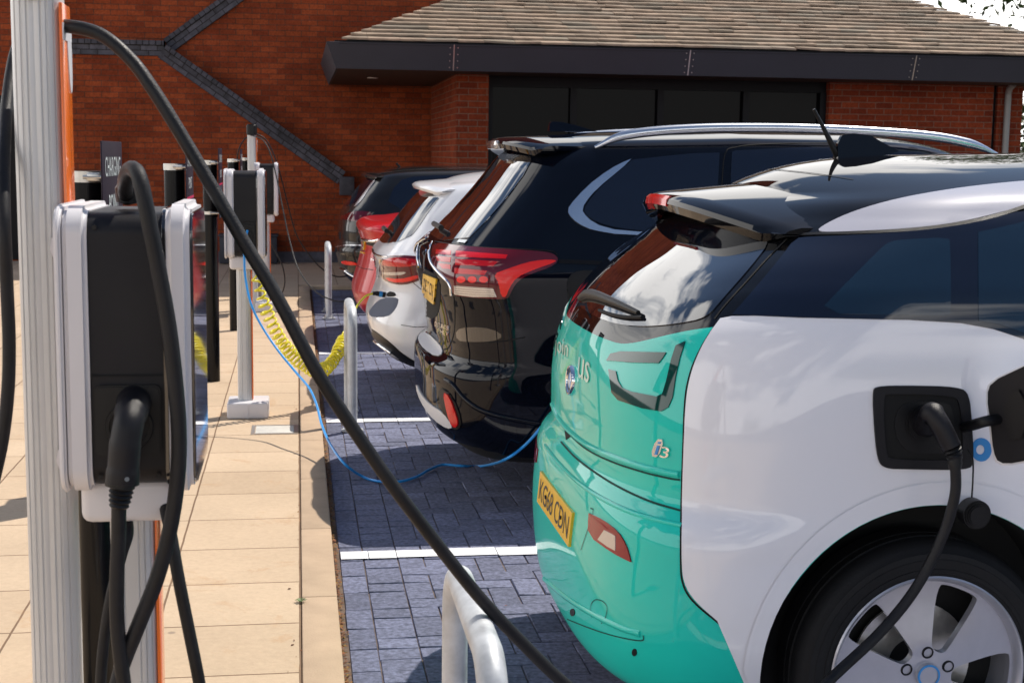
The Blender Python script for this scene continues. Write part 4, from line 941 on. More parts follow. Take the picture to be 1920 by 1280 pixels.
# pillar line between hatch and side glass
c1.line('hatch_gap', [(1478, 446), (1440, 484), (1400, 528), (1360, 572), (1340, 598)], M['gap'], .005)
c1.spoiler('roof_spoiler', 1.012, .17, 1.468, .075, .60, .26, .046, M['blackpaint'])
b = MB(); V = []; n = 12
for k in range(n + 1):
    v = -.11 + .24 * k / n; q = abs(v / .60); x = 1.012 + .17 * q ** 2.3 - .0015; z = ZP + 1.468 - .075 * q * q; V += [(x + .010, 3.98 + v, z - .002), (x + .001, 3.98 + v, z - .011), (x - .001, 3.98 + v, z - .030), (x + .02, 3.98 + v, z - .034), (x + .02, 3.98 + v, z - .004)]
F_ = [(k * 5 + j, k * 5 + (j + 1) % 5, k * 5 + 5 + (j + 1) % 5, k * 5 + 5 + j) for k in range(n) for j in range(5)] + [(0, 1, 2, 3, 4), tuple(n * 5 + j for j in range(5))]
b.add(V, F_); b.build('brake_light', M['lens'], R1)
# rear relief lines
c1.line('hatch_lip', [(1036, 758), (1052, 790), (1090, 826), (1140, 852), (1200, 873), (1250, 885), (1274, 889)], M['teal'], r=.0085, off=.0)
c1.line('hatch_groove', [(1040, 775), (1056, 800), (1095, 838), (1145, 864), (1205, 884), (1255, 896), (1276, 899)], M['tealgap'], .005)
c1.line('bumper_groove', [(1052, 828), (1080, 858), (1120, 888), (1165, 915), (1220, 940), (1276, 957)], M['tealgap'], .0055)
c1.line('bumper_edge', [(1022, 835), (1050, 870), (1090, 908), (1140, 940), (1200, 965), (1278, 984)], M['teal'], r=.007, off=-.002)
c1.line('bumper_groove', [(1040, 1150), (1110, 1178), (1160, 1193), (1203, 1200), (1207, 1190)], M['tealgap'], .003)
c1.line('bumper_step', [(1020, 1085), (1060, 1118), (1110, 1150), (1160, 1175), (1200, 1188)], M['teal'], r=.010, off=-.004)
c1.line('tow_cover', [(1110, 1158), (1108, 1136), (1116, 1124), (1130, 1126), (1139, 1138), (1135, 1160), (1128, 1168)], M['tealgap'], .0022)
c1.line('number_plate_recess', [(1090, 1030), (1112, 962), (1108, 952)], M['tealgap'], .003)
for q in ((1074, 1147), (1190, 1222)): c1.patch('parking_sensor', ell(*q, 4.5, 7, 16), M['plastic'], 3, off=.002)
c1.patch('vent_notch', [(1059, 802), (1073, 816), (1062, 824)], M['gap'], 4, off=.002)
# lamps
U1 = [(1142, 692), (1156, 696), (1160, 714), (1168, 727), (1185, 734), (1232, 743), (1243, 738), (1250, 715), (1259, 676), (1268, 648), (1286, 640), (1276, 670), (1268, 705), (1262, 745), (1254, 763), (1240, 771), (1205, 765), (1160, 750), (1148, 736)]
tl = c1.patch('tail_lamp', U1, M['teallens'], 6, off=.003, mirror=True)
c1.patch('tail_lamp', [(1138, 676), (1146, 663), (1165, 659), (1250, 661), (1244, 671), (1236, 681), (1190, 680)], M['teallens'], 6, off=.003, mirror=True)
rl = c1.patch('fog_lamp', chaikin([(1106, 962), (1106, 961), (1135, 975), (1160, 995), (1176, 1020), (1185, 1053), (1184, 1053), (1150, 1036), (1104, 1003)], 1), M['lensr'] if 'lensr' in M else M['lens'], 6, off=.004, mirror=True)
c1.patch('clear_segment', [(1136, 993), (1157, 1004), (1157, 1032), (1142, 1024), (1124, 1011)], M['lensw'], 6, off=.0055, parent=rl)
# emblem, lettering, badge
h = c1.rear(0, .93); q = h[1].to_track_quat('Z', 'Y').to_matrix().to_4x4(); Mx = Matrix.Translation(h[0]) @ q
b = MB(); b.lathe([(0, .004), (.034, .004), (.036, .010), (.041, .011), (.044, .006), (.044, -.004)], Mx, 40); em = b.build('rear_emblem', M['chrome'], R1)
b = MB(); b.lathe([(.024, .0055), (.0345, .0055), (.0345, .0035), (.024, .0035)], Mx, 40); b.build('black_ring', M['ink'], em)
for k in range(4):
    b = MB(); pts = [(0, 0)] + [(.023 * math.cos(math.radians(k * 90 + a)), .023 * math.sin(math.radians(k * 90 + a))) for a in range(0, 91, 15)]
    b.prism(pts, lambda x, y: Mx @ Vector((x, y, .0058)), lambda x, y: Mx @ Vector((x, y, .0035))); b.build('quadrant', M['blueink'] if k % 2 else M['whiteink'], em)
c1.text('lettering', 'join', (1041, 668), (24, 12), (2, -40), M['palegreen'])
c1.text('lettering', 'us', (1084, 706), (21, 13), (3, -38), M['palegreen'])
bd = c1.patch('badge', chaikin([(1233, 822), (1248, 824), (1237, 857), (1222, 854)], 1), M['satin'], 4, off=.005)
c1.text('lettering', 'i', (1230, 851), (6, 1), (7, -24), M['blueink'], off=.0062, parent=bd)
c1.text('badge', '3', (1239, 856), (15, 3), (5, -20), M['chrome'], off=.005)
# number plate
zt_, zb_ = at(1103, 960, 3.72).z - ZP, at(1091, 1024, 3.72).z - ZP
xt = min(c1.rear(v, zt_)[0].x for v in (-.25, 0, .25)) - .006; xb_ = min(c1.rear(v, zb_)[0].x for v in (-.25, 0, .25)) - .006
V = [Vector((xt, 3.98 + .26, ZP + zt_)), Vector((xt, 3.98 - .26, ZP + zt_)), Vector((xb_, 3.98 - .26, ZP + zb_)), Vector((xb_, 3.98 + .26, ZP + zb_))]; nrm = Vector((-1, 0, 0))
b = MB(); b.add([v for v in V] + [v - nrm * .06 for v in V], [(0, 1, 2, 3), (7, 6, 5, 4), (0, 4, 5, 1), (1, 5, 6, 2), (2, 6, 7, 3), (3, 7, 4, 0)])
npl = b.build('number_plate', M['plate'], R1, False)
ux = (V[1] - V[0]); uy = (V[0] - V[3]); o = V[3] + nrm * .001
text_obj('plate_lettering', 'KG68 CDN', o + ux * .05 + uy * .16, ux * .90, uy * .66, M['ink'], npl, .95)
for tt in (.27, .74):
    b = MB(); cc = o + ux * tt + uy * .5; b.cyl(cc, cc + nrm * .004, .006, seg=12); b.build('plate_screw', M['ink'], npl)
# rear wiper
w0, w1 = c1.px(1092, 552), c1.px(1205, 593)
wp = [c1.px(*p) for p in ((1092, 561), (1108, 556), (1130, 561), (1158, 572), (1184, 583), (1203, 591))]
b = MB(); b.tube(crom([h[0] + h[1] * d for h, d in zip(wp, (.008, .014, .018, .018, .015, .012))], 5), [.009 + .006 * math.sin(min(1, k / 8) * 1.57) - .00045 * max(0, k - 6) for k in range(26)], 10); wi = b.build('rear_wiper', M['plastic'], R1, True, 60)
wb = [c1.px(*p) for p in ((1128, 584), (1150, 592), (1175, 597), (1208, 598))]
b = MB(); b.tube(crom([h[0] + h[1] * .008 for h in wb], 5), .005, 8); b.build('wiper_blade', M['rubber'], wi)
# roof aerial
h = c1.px(1610, 297); b = MB()
fin = [(1566, 298), (1569, 270), (1577, 254), (1600, 250), (1632, 255), (1658, 270), (1681, 284), (1650, 292)]
ctr = at(1610, 285, 3.98)
Vf = []; nn = len(fin)
for sgn, sc in ((-1, 1), (1, 1)):
    for (x, y) in fin: p = at(x, y, 3.98); p.y += sgn * (.022 * (1 if y > 280 else .35)); Vf.append(p)
b.add(Vf, [tuple(range(nn)), tuple(range(nn, 2 * nn))[::-1]] + [(i, (i + 1) % nn, nn + (i + 1) % nn, nn + i) for i in range(nn)])
af = b.build('roof_aerial', M['blackpaint'], R1, True, 50)
b = MB(); b.tube([at(1577, 300, 3.98), at(1571, 292, 3.98), at(1560, 272, 3.98), at(1543, 238, 3.98), at(1526, 205, 3.98)], [.011, .012, .009, .006, .0045], 12); b.build('aerial_rod', M['plastic'], af)
# charge port and flap
ring = chaikin([(1634, 735), (1640, 723), (1700, 722), (1795, 724), (1814, 738), (1819, 790), (1823, 865), (1812, 880), (1700, 878), (1655, 877), (1643, 860), (1637, 800)], 2)
inner = chaikin([(1652, 742), (1665, 737), (1780, 740), (1798, 752), (1803, 850), (1795, 862), (1668, 860), (1658, 850)], 2)
cp = c1.patch('charge_port', ring, M['plasticm'], 8, off=.010, holes=[inner], skirt=.012)
c1.patch('port_tray', inner, M['gap'], 10, off=.0055, parent=cp)
c1.patch('port_tray_step', chaikin([(1672, 752), (1770, 752), (1785, 765), (1790, 840), (1780, 850), (1680, 848)], 2), M['plastic'], 10, off=.0075, parent=cp)
hh = c1.px(1728, 792)[0]
b = MB(); b.cyl(hh + Vector((0, .01, 0)), hh + Vector((0, -.014, 0)), .043, seg=36, bev=.004); b.build('charge_inlet', M['plastic'], cp)
b = MB(); b.tube(crom([hh + Vector((0, .0, 0)), hh + Vector((0, -.035, .004)), at(1748, 776, 3.03), at(1762, 795, 3.01), at(1776, 822, 3.0), at(1784, 838, 2.995)], 6), [.030] * 8 + [.028] * 6 + [.024] * 6 + [.0235] * 6 + [.023] * 5, 20); pg = b.build('charging_plug', M['plasticm'], None, True, 60)
props(pg, 'black charging plug pushed into the side of the green and white car', 'plug')
b = MB(); b.tube(crom([at(1784, 838, 2.995), at(1789, 852, 2.993), at(1791, 880, 2.985)], 5), [.0225, .019, .022, .018, .020, .017, .019, .016, .017, .015, .014], 14); b.build('strain_relief', M['plastic'], pg)
fp = chaikin([(1850, 742), (1858, 716), (1912, 690), (1945, 676), (1990, 672), (2000, 850), (1960, 852), (1905, 868), (1872, 868), (1862, 845), (1858, 800)], 1)
def fy(x): return 3.04 - (x - 1850) / 150 * .16
b = MB(); b.prism(fp, lambda x, y: at(x, y, fy(x)), lambda x, y: at(x, y, fy(x) + .014), .003); ff = b.build('charge_flap', M['plasticm'], R1)
b = MB(); fo = [(1925 + (x - 1925) * 1.05, 772 + (y - 772) * 1.04) for x, y in fp]; b.prism(fo, lambda x, y: at(x, y, fy(x) + .0145), lambda x, y: at(x, y, fy(x) + .022), .002); b.build('flap_skin', M['whitepaint'], ff)
b = MB(); b.prism(chaikin([(1880, 745), (1920, 725), (1925, 820), (1890, 828)], 1), lambda x, y: at(x, y, fy(x) - .008), lambda x, y: at(x, y, fy(x) + .001), .002); b.build('flap_rib', M['plastic'], ff)
b = MB(); b.tube(crom([at(1808, 800, 3.08), at(1826, 796, 3.04), at(1846, 790, 3.01), at(1872, 785, 3.02)], 5), .013, 10); b.build('flap_hinge', M['plastic'], ff)
b = MB(); b.tube(crom([at(1815, 842, 3.07), at(1824, 862, 3.05), at(1824, 900, 3.04), at(1822, 932, 3.04)], 5), .0022, 6); ct = b.build('cap_tether', M['plastic'], R1)
b = MB(); pc_ = at(1827, 962, 3.04); b.cyl(pc_ + Vector((0, -.018, 0)), pc_ + Vector((0, .025, 0)), .034, seg=28, bev=.004); b.cyl(pc_ + Vector((0, -.026, 0)), pc_ + Vector((0, -.017, 0)), .026, seg=24, bev=.003); b.build('port_cap', M['plastic'], ct)
c1.patch('blue_lettering', ell(1838, 842, 19, 22, 28), M['blueink'], 5, off=.0062, holes=[ell(1836, 842, 8, 9, 20)])
for xw in (1.502, 4.06):
    for sd in (-1, 1): c1.wheel(xw, sd, r=.334, rim=.246)

# ---- 2. black sport utility
rows = [(.22, .74, .78, .4, 3, 0), (.25, .70, .82, .4, 3, 0), (.32, .612, .86, .4, 3, 0), (.40, .585, .88, .4, 3, 0), (.50, .579, .895, .4, 3, 0), (.58, .578, .90, .4, 3, 0), (.625, .584, .90, .4, 3, 0), (.645, .605, .898, .38, 3, 0), (.67, .645, .895, .36, 3.2, 0),
        (.74, .640, .892, .36, 3.2, 0), (.82, .632, .890, .36, 3.2, 0), (.90, .610, .888, .36, 3, 0), (.96, .592, .888, .36, 3, 0), (1.06, .586, .885, .36, 3, 0), (1.12, .600, .872, .36, 3, 0), (1.16, .640, .858, .38, 2.8, 0), (1.20, .676, .845, .4, 2.8, 0),
        (1.30, .765, .81, .42, 2.7, 0), (1.40, .850, .775, .42, 2.7, .3), (1.50, .925, .738, .42, 2.7, .6), (1.58, .985, .70, .42, 2.8, 1), (1.625, 1.04, .665, .42, 2.8, 1), (1.645, 1.10, .61, .4, 3, 1)]
front = [(0, 5.2, .6, 2.6), (.5, 5.27, .6, 2.6), (.85, 5.25, .6, 2.6), (1.02, 5.05, .6, 2.6), (1.16, 4.15, .4, 3), (1.5, 3.45, .35, 3), (1.65, 3.0, .35, 3)]
c2 = Car('sport_utility_car', 'black sport utility car with silver roof rails, next to the teal car', 6.88, lv(rows, 5.2, front), ([1.0, 1.5, 2.0, 2.6, 3.2, 3.8], [-.02, .0, .015, .012, -.02, -.06]), .045, [M['navy']], wheels=(1.60, 4.27), wr=.36, arch=.42)
c2.ws = .90; R2 = c2.root
# tail lamp
lamp = chaikin([(815, 456), (862, 463), (920, 468), (980, 470), (1026, 473), (1043, 480), (1046, 491), (1030, 502), (1000, 512), (978, 521), (964, 535), (957, 549), (952, 560), (925, 560), (880, 556), (852, 553), (849, 532), (830, 513), (816, 498), (811, 478)], 1)
tl2 = c2.patch('tail_lamp', lamp, M['lensd'], 6, off=.010, mirror=True, skirt=.014)
for q in ([(820, 470), (848, 473), (848, 481), (820, 478)], [(821, 482), (848, 485), (848, 493), (823, 490)], [(825, 494), (848, 497), (849, 505), (833, 504)], [(857, 473), (900, 477), (952, 480), (948, 487), (900, 486), (857, 484)], [(857, 488), (935, 492), (925, 500), (857, 498)], [(856, 503), (915, 508), (910, 516), (856, 513)]):
    c2.patch('lamp_segment', q, M['lens'], 5, off=.0112, parent=tl2, skirt=.003)
c2.patch('light_bar', chaikin([(1040, 488), (1042, 492), (1000, 506), (968, 520), (954, 540), (949, 556), (940, 556), (935, 530), (926, 514), (950, 505), (985, 493), (1015, 488)], 1), M['lensb'], 5, off=.0118, parent=tl2, skirt=.003)
for k in range(3):
    c2.patch('bulb', ell(868 + 20 * k, 524, 8, 6, 16), M['lensb'], 3, off=.0118, parent=tl2, skirt=.002)
c2.patch('reversing_lamp', [(855, 535), (925, 540), (932, 556), (890, 556), (856, 551)], M['lensw'], 5, off=.0122, parent=tl2, skirt=.004)
for k in range(4): c2.line('lens_rib', [(857, 538 + k * 4), (890, 541 + k * 4), (927, 543 + k * 4)], M['steel'], .003, off=.013, parent=tl2)
c2.line('chrome_trim', [(812, 456), (808, 468), (808, 480), (814, 497), (830, 515), (846, 532), (850, 553)], M['chrome'], r=.007, off=.010, mirror=True)
c2.line('chrome_trim', [(787, 455), (784, 470), (784, 487), (787, 500)], M['chrome'], r=.006, off=.004)
c2.line('lamp_gap', [(815, 453), (862, 460), (920, 465), (1026, 470), (1045, 478)], M['gap'], .004, off=.003)
c2.line('waist_strip', [(1048, 490), (1075, 491), (1130, 493), (1200, 496)], M['frame'], .018, off=.003)
# windows
sg = chaikin([(1186, 300), (1130, 346), (1098, 384), (1094, 400), (1120, 418), (1160, 428), (1210, 434), (1350, 436)], 1, False) + [c2.P(2.2, -.84, 1.215), (1360, 284), (1300, 288), (1240, 294)]
sg = chaikin([(1186, 300), (1130, 346), (1098, 384), (1094, 400), (1120, 418), (1160, 428), (1205, 433)], 1, False) + [(1330, 433), (1340, 430), (1345, 360), (1349, 287), (1300, 288), (1240, 294)]
ch = [(1183, 299), (1168, 305), (1150, 314), (1130, 327), (1109, 343), (1090, 361), (1073, 380), (1066, 390), (1065, 399), (1069, 406), (1078, 415), (1090, 423), (1106, 430), (1123, 434), (1152, 439), (1194, 441), (1330, 441), (1330, 436), (1197, 435), (1152, 431), (1123, 423), (1106, 413), (1097, 404), (1092, 396), (1094, 386), (1102, 374), (1112, 362), (1130, 345), (1152, 327), (1170, 312)]
c2.patch('side_window', sg, M['glass'], 8, off=.003, mirror=True)
c2.patch('window_trim', ch, M['satin'], 5, off=.006, mirror=True, skirt=.006)
c2.patch('side_window', [(1372, 286), (1378, 283), (1500, 277), (1700, 272)] + [c2.P(3.3, -.78, 1.52), c2.P(4.0, -.85, 1.20), c2.P(2.3, -.86, 1.20), (1366, 430)], M['glass'], 10, off=.003, mirror=True)
c2.line('door_gap', [(1350, 500), (1350, 430), (1354, 340), (1360, 288), (1380, 276), (1450, 270), (1700, 266)], M['gap'], .005)
rw = chaikin([(-.62, 1.175), (.62, 1.175), (.60, 1.30), (.53, 1.54), (.45, 1.575), (-.45, 1.575), (-.53, 1.54), (-.60, 1.30)], 1)
c2.patch('rear_window', rw, M['glassr'], .04, 'rear', off=.003)
c2.line('rear_sticker', [(860, 452), (875, 454)], M['whiteink'], .018, off=.005)
c2.spoiler('roof_spoiler', .93, .13, 1.652, .045, .64, .30, .045, M['navy'], rise=.02)
b = MB(); b.box((.926, 6.88 - .16, ZP + 1.600), (.96, 6.88 + .16, ZP + 1.640), .006); b.build('brake_light', M['lensw'], R2)
# roof rails
for sd in (-1, 1):
    b = MB(); pts = [(1.30, 6.88 + sd * .66, ZP + 1.610), (1.45, 6.88 + sd * .675, ZP + 1.668), (1.8, 6.88 + sd * .68, ZP + 1.700), (2.3, 6.88 + sd * .68, ZP + 1.705), (2.8, 6.88 + sd * .675, ZP + 1.685), (3.05, 6.88 + sd * .67, ZP + 1.650), (3.2, 6.88 + sd * .66, ZP + 1.60)]
    c_ = crom(pts, 8); b.tube(c_, [.008 + .014 * min(1, min(k, len(c_) - 1 - k) / 8) for k in range(len(c_))], 12)
    rr = b.build('roof_rail', M['satin'], R2, True, 60)
b = MB(); fin = [(1028, 247), (1030, 231), (1034, 228), (1052, 229), (1075, 234), (1100, 242), (1118, 247)]; V = []; nn = len(fin)
for sg_ in (-1, 1):
    for x, y in fin: p = at(x, y, 6.88); p.z += .0; p.y += sg_ * (.03 if y > 240 else .010); V.append(p)
b.add(V, [tuple(range(nn)), tuple(range(nn, 2 * nn))[::-1]] + [(i, (i + 1) % nn, nn + (i + 1) % nn, nn + i) for i in range(nn)]); b.build('roof_fin', M['navy'], R2, True, 50)
# tailgate
c2.line('tailgate_gap', [(851, 556), (853, 590), (851, 625), (842, 650), (833, 655)], M['gap'], .006)
c2.patch('plate_recess', chaikin([(790, 500), (826, 520), (826, 575), (815, 600), (793, 590), (788, 560)], 1), M['gap'], 5, off=.002)
c2.patch('number_plate', [(797, 513), (821, 523), (816, 570), (794, 552)], M['plate'], 5, off=.010, skirt=.008)
c2.text('plate_lettering', 'DE17 CNJ', (797, 549), (18, 13), (2, -28), M['ink'], off=.0115)
c2.text('lettering', 'OUTLANDER', (816, 611), (27, 9), (1, -9), M['chrome'], off=.005)
c2.text('lettering', 'PHEV', (822, 623), (20, 7), (1, -8), M['chrome'], off=.005)
c2.patch('bumper_step', chaikin([(787, 626), (800, 622), (826, 645), (832, 662), (818, 669), (795, 655), (784, 638)], 1), M['matsilver'], 5, off=.004)
c2.patch('skid_plate', chaikin([(781, 716), (790, 738), (808, 758), (832, 772), (852, 800), (840, 803), (815, 786), (797, 764), (784, 738)], 1), M['matsilver'], 5, off=.006)
c2.patch('fog_surround', chaikin([(822, 722), (850, 742), (868, 790), (860, 806), (844, 800), (828, 765)], 1), M['plastic'], 5, off=.005, mirror=True)
c2.patch('reflector', chaikin([(834, 733), (846, 742), (861, 784), (861, 799), (851, 799), (842, 775)], 1), M['lens'], 4, off=.012, mirror=True, skirt=.008)
c2.line('bumper_crease', [(835, 712), (850, 722), (872, 748), (905, 770), (960, 785), (1030, 798)], M['navy'], r=.012, off=-.001)
c2.line('bumper_gap', [(856, 626), (900, 640), (940, 640), (985, 632)], M['gap'], .005)
c2.patch('lamp_recess', chaikin([(856, 618), (880, 612), (925, 616), (945, 630), (925, 640), (880, 641), (858, 638)], 1), M['glossblack'], 6, off=.004)
c2.patch('charge_flap_opening', chaikin([(1062, 535), (1068, 515), (1085, 507), (1125, 507), (1135, 520), (1135, 575), (1110, 590), (1070, 580)], 1), M['plastic'], 6, off=.006)
b = MB(); b.tube(crom([(0.80, 6.35, ZP + .30), (.95, 6.25, ZP + .235), (1.15, 6.25, ZP + .235)], 3), .035, 8); b.build('tow_bracket', M['underbody'], R2)
b = MB(); b.cyl(at(700 + 97, 474, 6.75), at(700 + 97, 474, 6.75) + Vector((.03, 0, 0)), .018, seg=16); b.build('tailgate_button', M['chrome'], R2)
wp = [c2.px(*p) for p in ((802, 420), (812, 421), (822, 427), (836, 435))]; wp = [h for h in wp if h]
if len(wp) > 1:
    b = MB(); b.tube(crom([h[0] + h[1] * .03 for h in wp], 5), .014, 8); b.build('rear_wiper', M['plastic'], R2)
for xw in (1.60, 4.27):
    for sd in (-1, 1): c2.wheel(xw, sd, r=.36, rim=.24)

# ---- 3. white estate
rows = [(.18, .78, .76, .4, 3, 0), (.21, .68, .80, .4, 3, 0), (.30, .530, .86, .4, 3, 0), (.40, .470, .895, .4, 3, 0), (.50, .458, .90, .4, 3, 0), (.60, .490, .90, .4, 3, 0), (.70, .525, .90, .38, 3, 0), (.80, .528, .895, .36, 3, 0), (.875, .512, .885, .36, 3, 0), (.90, .500, .880, .36, 3, 0), (.93, .508, .87, .36, 3, 0),
        (.98, .548, .85, .38, 2.8, 0), (1.02, .578, .835, .4, 2.8, 0), (1.10, .635, .80, .42, 2.7, 0), (1.20, .712, .765, .42, 2.7, 0), (1.30, .79, .725, .42, 2.7, .5), (1.36, .85, .69, .4, 2.8, 1), (1.395, .92, .645, .4, 3, 1), (1.405, .98, .59, .4, 3, 1)]
front = [(0, 5.1, .6, 2.6), (.5, 5.14, .6, 2.6), (.8, 5.05, .6, 2.6), (.95, 4.7, .5, 2.6), (1.02, 3.9, .4, 3), (1.41, 2.8, .35, 3)]
c3 = Car('estate_car', 'white estate car charging through an open flap beside its rear bumper', 9.62, lv(rows, 5.1, front), ([.9, 1.3, 1.8, 2.4, 3.0], [-.02, .01, .035, .03, 0]), .05, [M['silver']], wheels=(1.53, 4.37), wr=.33, arch=.39)
c3.ws = .90; R3 = c3.root
tl3 = c3.patch('tail_lamp', chaikin([(716, 484), (735, 480), (765, 480), (800, 483), (830, 488), (828, 510), (800, 520), (770, 532), (750, 534), (728, 529), (716, 519), (712, 503)], 1), M['lensd'], 5, off=.008, mirror=True, skirt=.012)
c3.patch('light_bar', chaikin([(719, 488), (735, 484), (760, 485), (790, 488), (790, 496), (760, 500), (730, 498), (718, 497)], 1), M['lens'], 4, off=.0095, parent=tl3, skirt=.003)
c3.patch('light_bar', chaikin([(722, 519), (750, 524), (785, 515), (790, 519), (765, 529), (735, 529)], 1), M['lensb'], 4, off=.0095, parent=tl3, skirt=.003)
c3.patch('reversing_lamp', chaikin([(717, 510), (740, 510), (765, 509), (758, 515), (740, 516), (722, 515)], 1), M['lensw'], 4, off=.0105, parent=tl3, skirt=.003)
c3.line('chrome_strip', [(699, 468), (703, 476), (713, 480), (728, 482)], M['chrome'], r=.008, off=.002)
c3.patch('rear_window', chaikin([(-.66, 1.03), (-.30, .985), (.30, .985), (.66, 1.03), (.62, 1.16), (.54, 1.34), (-.54, 1.34), (-.62, 1.16)], 1), M['glassr'], .04, 'rear', off=.003)
c3.patch('side_window', chaikin([(1.16, 1.06), (1.30, 1.02), (2.2, .99), (3.4, .97), (3.2, 1.10), (2.8, 1.31), (2.1, 1.35), (1.5, 1.32), (1.33, 1.24)], 1), M['glass'], .05, 'side', off=.003, mirror=True)
c3.spoiler('roof_spoiler', .765, .14, 1.385, .04, .60, .30, .04, M['silver'], rise=.03)
c3.patch('lower_valance', chaikin([(689, 612), (700, 618), (712, 626), (735, 644), (756, 664), (800, 690), (770, 690), (735, 662), (705, 640)], 1), M['plastic'], 5, off=.004)
c3.line('exhaust_trim', [(693, 628), (706, 640), (722, 652), (735, 660)], M['chrome'], r=.010, off=.008)
c3.line('bumper_gap', [(775, 530), (788, 541), (800, 546)], M['gap'], .004)
c3.line('bumper_gap', [(752, 609), (780, 613), (800, 612)], M['gap'], .004)
c3.patch('charge_port', chaikin([(724, 556), (729, 546), (741, 548), (743, 556)], 1), M['gap'], 3, off=.004)
fl3 = chaikin([(690, 586), (700, 571), (716, 558), (748, 557), (746, 572), (737, 586), (726, 594), (698, 595)], 1)
b = MB(); fy3 = lambda x: 8.72 - (748 - x) / 60 * .18
b.prism(fl3, lambda x, y: at(x, y, fy3(x) - .03), lambda x, y: at(x, y, fy3(x) - .015), .003); b.build('charge_flap', mat('flap_inner_grey', (.33, .34, .38), .35, .3, .5), R3)
c3.line('plate_edge', [(713, 486), (712, 500), (714, 520)], M['plate'], .010, off=.002)
c3.text('plate_lettering', 'LC', (709, 520), (3, 0), (0, -16), M['ink'], off=.003)
wp = [c3.px(*p) for p in ((720, 428), (726, 432), (732, 438))]; wp = [h for h in wp if h]
if len(wp) > 1:
    b = MB(); b.tube(crom([h[0] + h[1] * .03 for h in wp], 5), .016, 8); b.build('rear_wiper', M['plastic'], R3)
for xw in (1.53, 4.37):
    for sd in (-1, 1): c3.wheel(xw, sd, r=.33, rim=.23)

# ---- 4. red fastback
rows = [(.18, .70, .80, .4, 3, 0), (.21, .58, .84, .4, 3, 0), (.30, .490, .91, .4, 3, 0), (.40, .465, .94, .4, 3, 0), (.50, .484, .95, .4, 3, 0), (.60, .515, .95, .4, 3, 0), (.70, .540, .95, .4, 3, 0), (.80, .550, .94, .4, 3, 0), (.90, .525, .92, .4, 3, 0), (.96, .505, .90, .4, 3, 0), (.99, .525, .88, .42, 2.8, 0),
        (1.02, .68, .84, .5, 2.6, 0), (1.06, .92, .80, .5, 2.6, 0), (1.12, 1.15, .76, .5, 2.6, 0), (1.20, 1.42, .72, .45, 2.8, 0), (1.28, 1.70, .67, .4, 3, 0), (1.34, 2.0, .61, .35, 3, 0), (1.365, 2.2, .55, .3, 3, 0)]
front = [(0, 5.3, .6, 2.6), (.5, 5.4, .6, 2.6), (.8, 5.3, .6, 2.6), (.95, 4.9, .5, 2.6), (1.02, 4.1, .4, 3), (1.37, 3.0, .3, 3)]
c4 = Car('fastback_car', 'red fastback car with yellow number plate, between the white estate and the dark hatchback', 12.45, lv(rows, 5.3, front), ([1, 4], [0, 0]), .04, [M['red']], wheels=(1.50, 4.42), wr=.35, arch=.41)
c4.ws = .95; R4 = c4.root
c4.patch('rear_window', chaikin([(.98, -.62), (1.9, -.52), (2.1, -.45), (2.1, .45), (1.9, .52), (.98, .62)], 1), M['glass'], .06, 'top', off=.003)
c4.patch('side_window', chaikin([(1.5, 1.08), (1.9, 1.04), (3.9, 1.02), (3.2, 1.28), (2.6, 1.32), (2.1, 1.28)], 1), M['glass'], .06, 'side', off=.003, mirror=True)
c4.line('chrome_strip', [(673, 437), (675, 447), (686, 450), (700, 452), (712, 450)], M['chrome'], r=.014, off=.004)
c4.patch('tail_lamp', chaikin([(738, 424), (752, 418), (790, 414), (800, 430), (770, 436), (745, 434)], 1), M['lens'], 4, off=.006, mirror=True)
c4.patch('number_plate', [(677, 448), (687, 451), (683, 476), (674, 472)], M['plate'], 4, off=.012, skirt=.012)
c4.text('plate_lettering', 'LD67', (675, 470), (8, 3), (2, -20), M['ink'], off=.014)
c4.patch('plate_recess', [(688, 450), (704, 455), (700, 462), (687, 458)], M['frame'], 4, off=.004)
c4.line('bumper_gap', [(667, 497), (680, 503), (700, 506)], M['gap'], .005)
c4.text('lettering', 'S', (696, 489), (7, 0), (0, -5), M['chrome'], off=.006)
for xw in (1.50, 4.42):
    for sd in (-1, 1): c4.wheel(xw, sd, r=.35, rim=.25)

# ---- 5. dark hatchback
rows = [(.20, .68, .78, .4, 3, 0), (.25, .545, .82, .4, 3, 0), (.35, .448, .87, .4, 3, 0), (.50, .398, .89, .4, 3, 0), (.58, .376, .89, .4, 3, 0), (.62, .380, .89, .4, 3, 0), (.66, .405, .89, .4, 3, 0), (.80, .412, .89, .38, 3, 0), (.90, .426, .88, .38, 3, 0), (1.0, .463, .85, .4, 3, 0),
        (1.1, .533, .81, .4, 2.8, 0), (1.2, .612, .775, .4, 2.8, 0), (1.3, .69, .73, .4, 2.8, .4), (1.37, .74, .69, .4, 2.8, 1), (1.40, .82, .64, .4, 3, 1), (1.41, .9, .58, .4, 3, 1)]
front = [(0, 4.6, .6, 2.6), (.5, 4.65, .6, 2.6), (.85, 4.5, .6, 2.6), (.98, 4.1, .5, 2.6), (1.05, 3.6, .4, 3), (1.41, 2.7, .35, 3)]
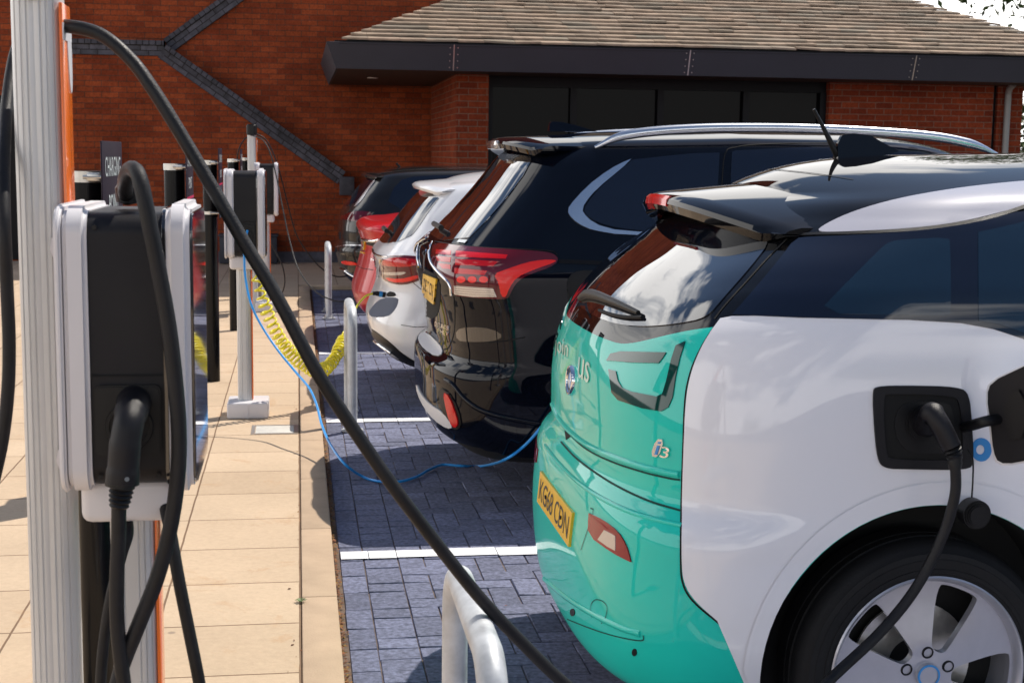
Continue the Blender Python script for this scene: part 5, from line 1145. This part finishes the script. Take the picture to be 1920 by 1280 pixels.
c5 = Car('hatchback_car', 'dark grey hatchback, the farthest car, parked next to the brick building', 15.1, lv(rows, 4.6, front), ([.8, 1.2, 1.8, 2.4, 3.0], [-.02, .0, .015, .01, -.02]), .04, [M['darkpaint']], wheels=(1.25, 3.87), wr=.32, arch=.38)
c5.ws = .89; R5 = c5.root
c5.patch('rear_window', chaikin([(-.60, 1.03), (.60, 1.03), (.55, 1.2), (.48, 1.35), (-.48, 1.35), (-.55, 1.2)], 1), M['glass'], .05, 'rear', off=.003)
c5.patch('side_window', chaikin([(.86, 1.03), (1.5, 1.0), (2.0, .99), (3.3, .98), (3.0, 1.15), (2.6, 1.33), (1.9, 1.37), (1.2, 1.36), (.98, 1.30)], 1), M['glass'], .06, 'side', off=.003, mirror=True)
c5.line('window_divider', [(1.52, 1.01), (1.60, 1.20), (1.68, 1.34)], M['gap'], .03, 'side', off=.005)
c5.patch('pillar_strip', chaikin([(-.62, 1.03), (-.67, 1.06), (-.60, 1.22), (-.52, 1.35), (-.49, 1.35), (-.56, 1.2)], 1), M['satin'], .03, 'rear', off=.005)
c5.patch('tail_lamp', chaikin([(645, 403), (660, 397), (690, 396), (700, 403), (700, 414), (680, 417), (655, 414), (643, 411)], 1), M['lensd'], 4, off=.006, mirror=True)
c5.patch('tail_lamp', chaikin([(638, 406), (644, 402), (644, 413), (638, 412)], 1), M['lensd'], 3, off=.006)
c5.patch('reflector', chaikin([(641, 488), (666, 491), (672, 497), (655, 497), (641, 494)], 1), M['lensb'], 3, off=.008)
c5.line('exhaust_trim', [(630, 502), (643, 505), (655, 513), (668, 520)], M['chrome'], r=.012, off=.006)
c5.line('bumper_step', [(629, 463), (650, 460), (680, 460)], M['satin'], .008, off=.004)
c5.spoiler('roof_spoiler', .66, .12, 1.372, .03, .60, .28, .035, M['darkpaint'], rise=.02)
b = MB(); b.tube([at(745, 318, 15.1), at(752, 316, 15.1), at(743, 306, 15.1)], .012, 8); b.build('roof_aerial', M['plastic'], R5)
c5.line('roof_highlight', [(688, 331), (720, 325), (760, 320), (820, 317), (880, 316), (940, 318)], M['satin'], .022, off=.004)  # pale strip standing in for the highlight along the roof edge
for xw in (1.25, 3.87):
    for sd in (-1, 1): c5.wheel(xw, sd, r=.32, rim=.22)
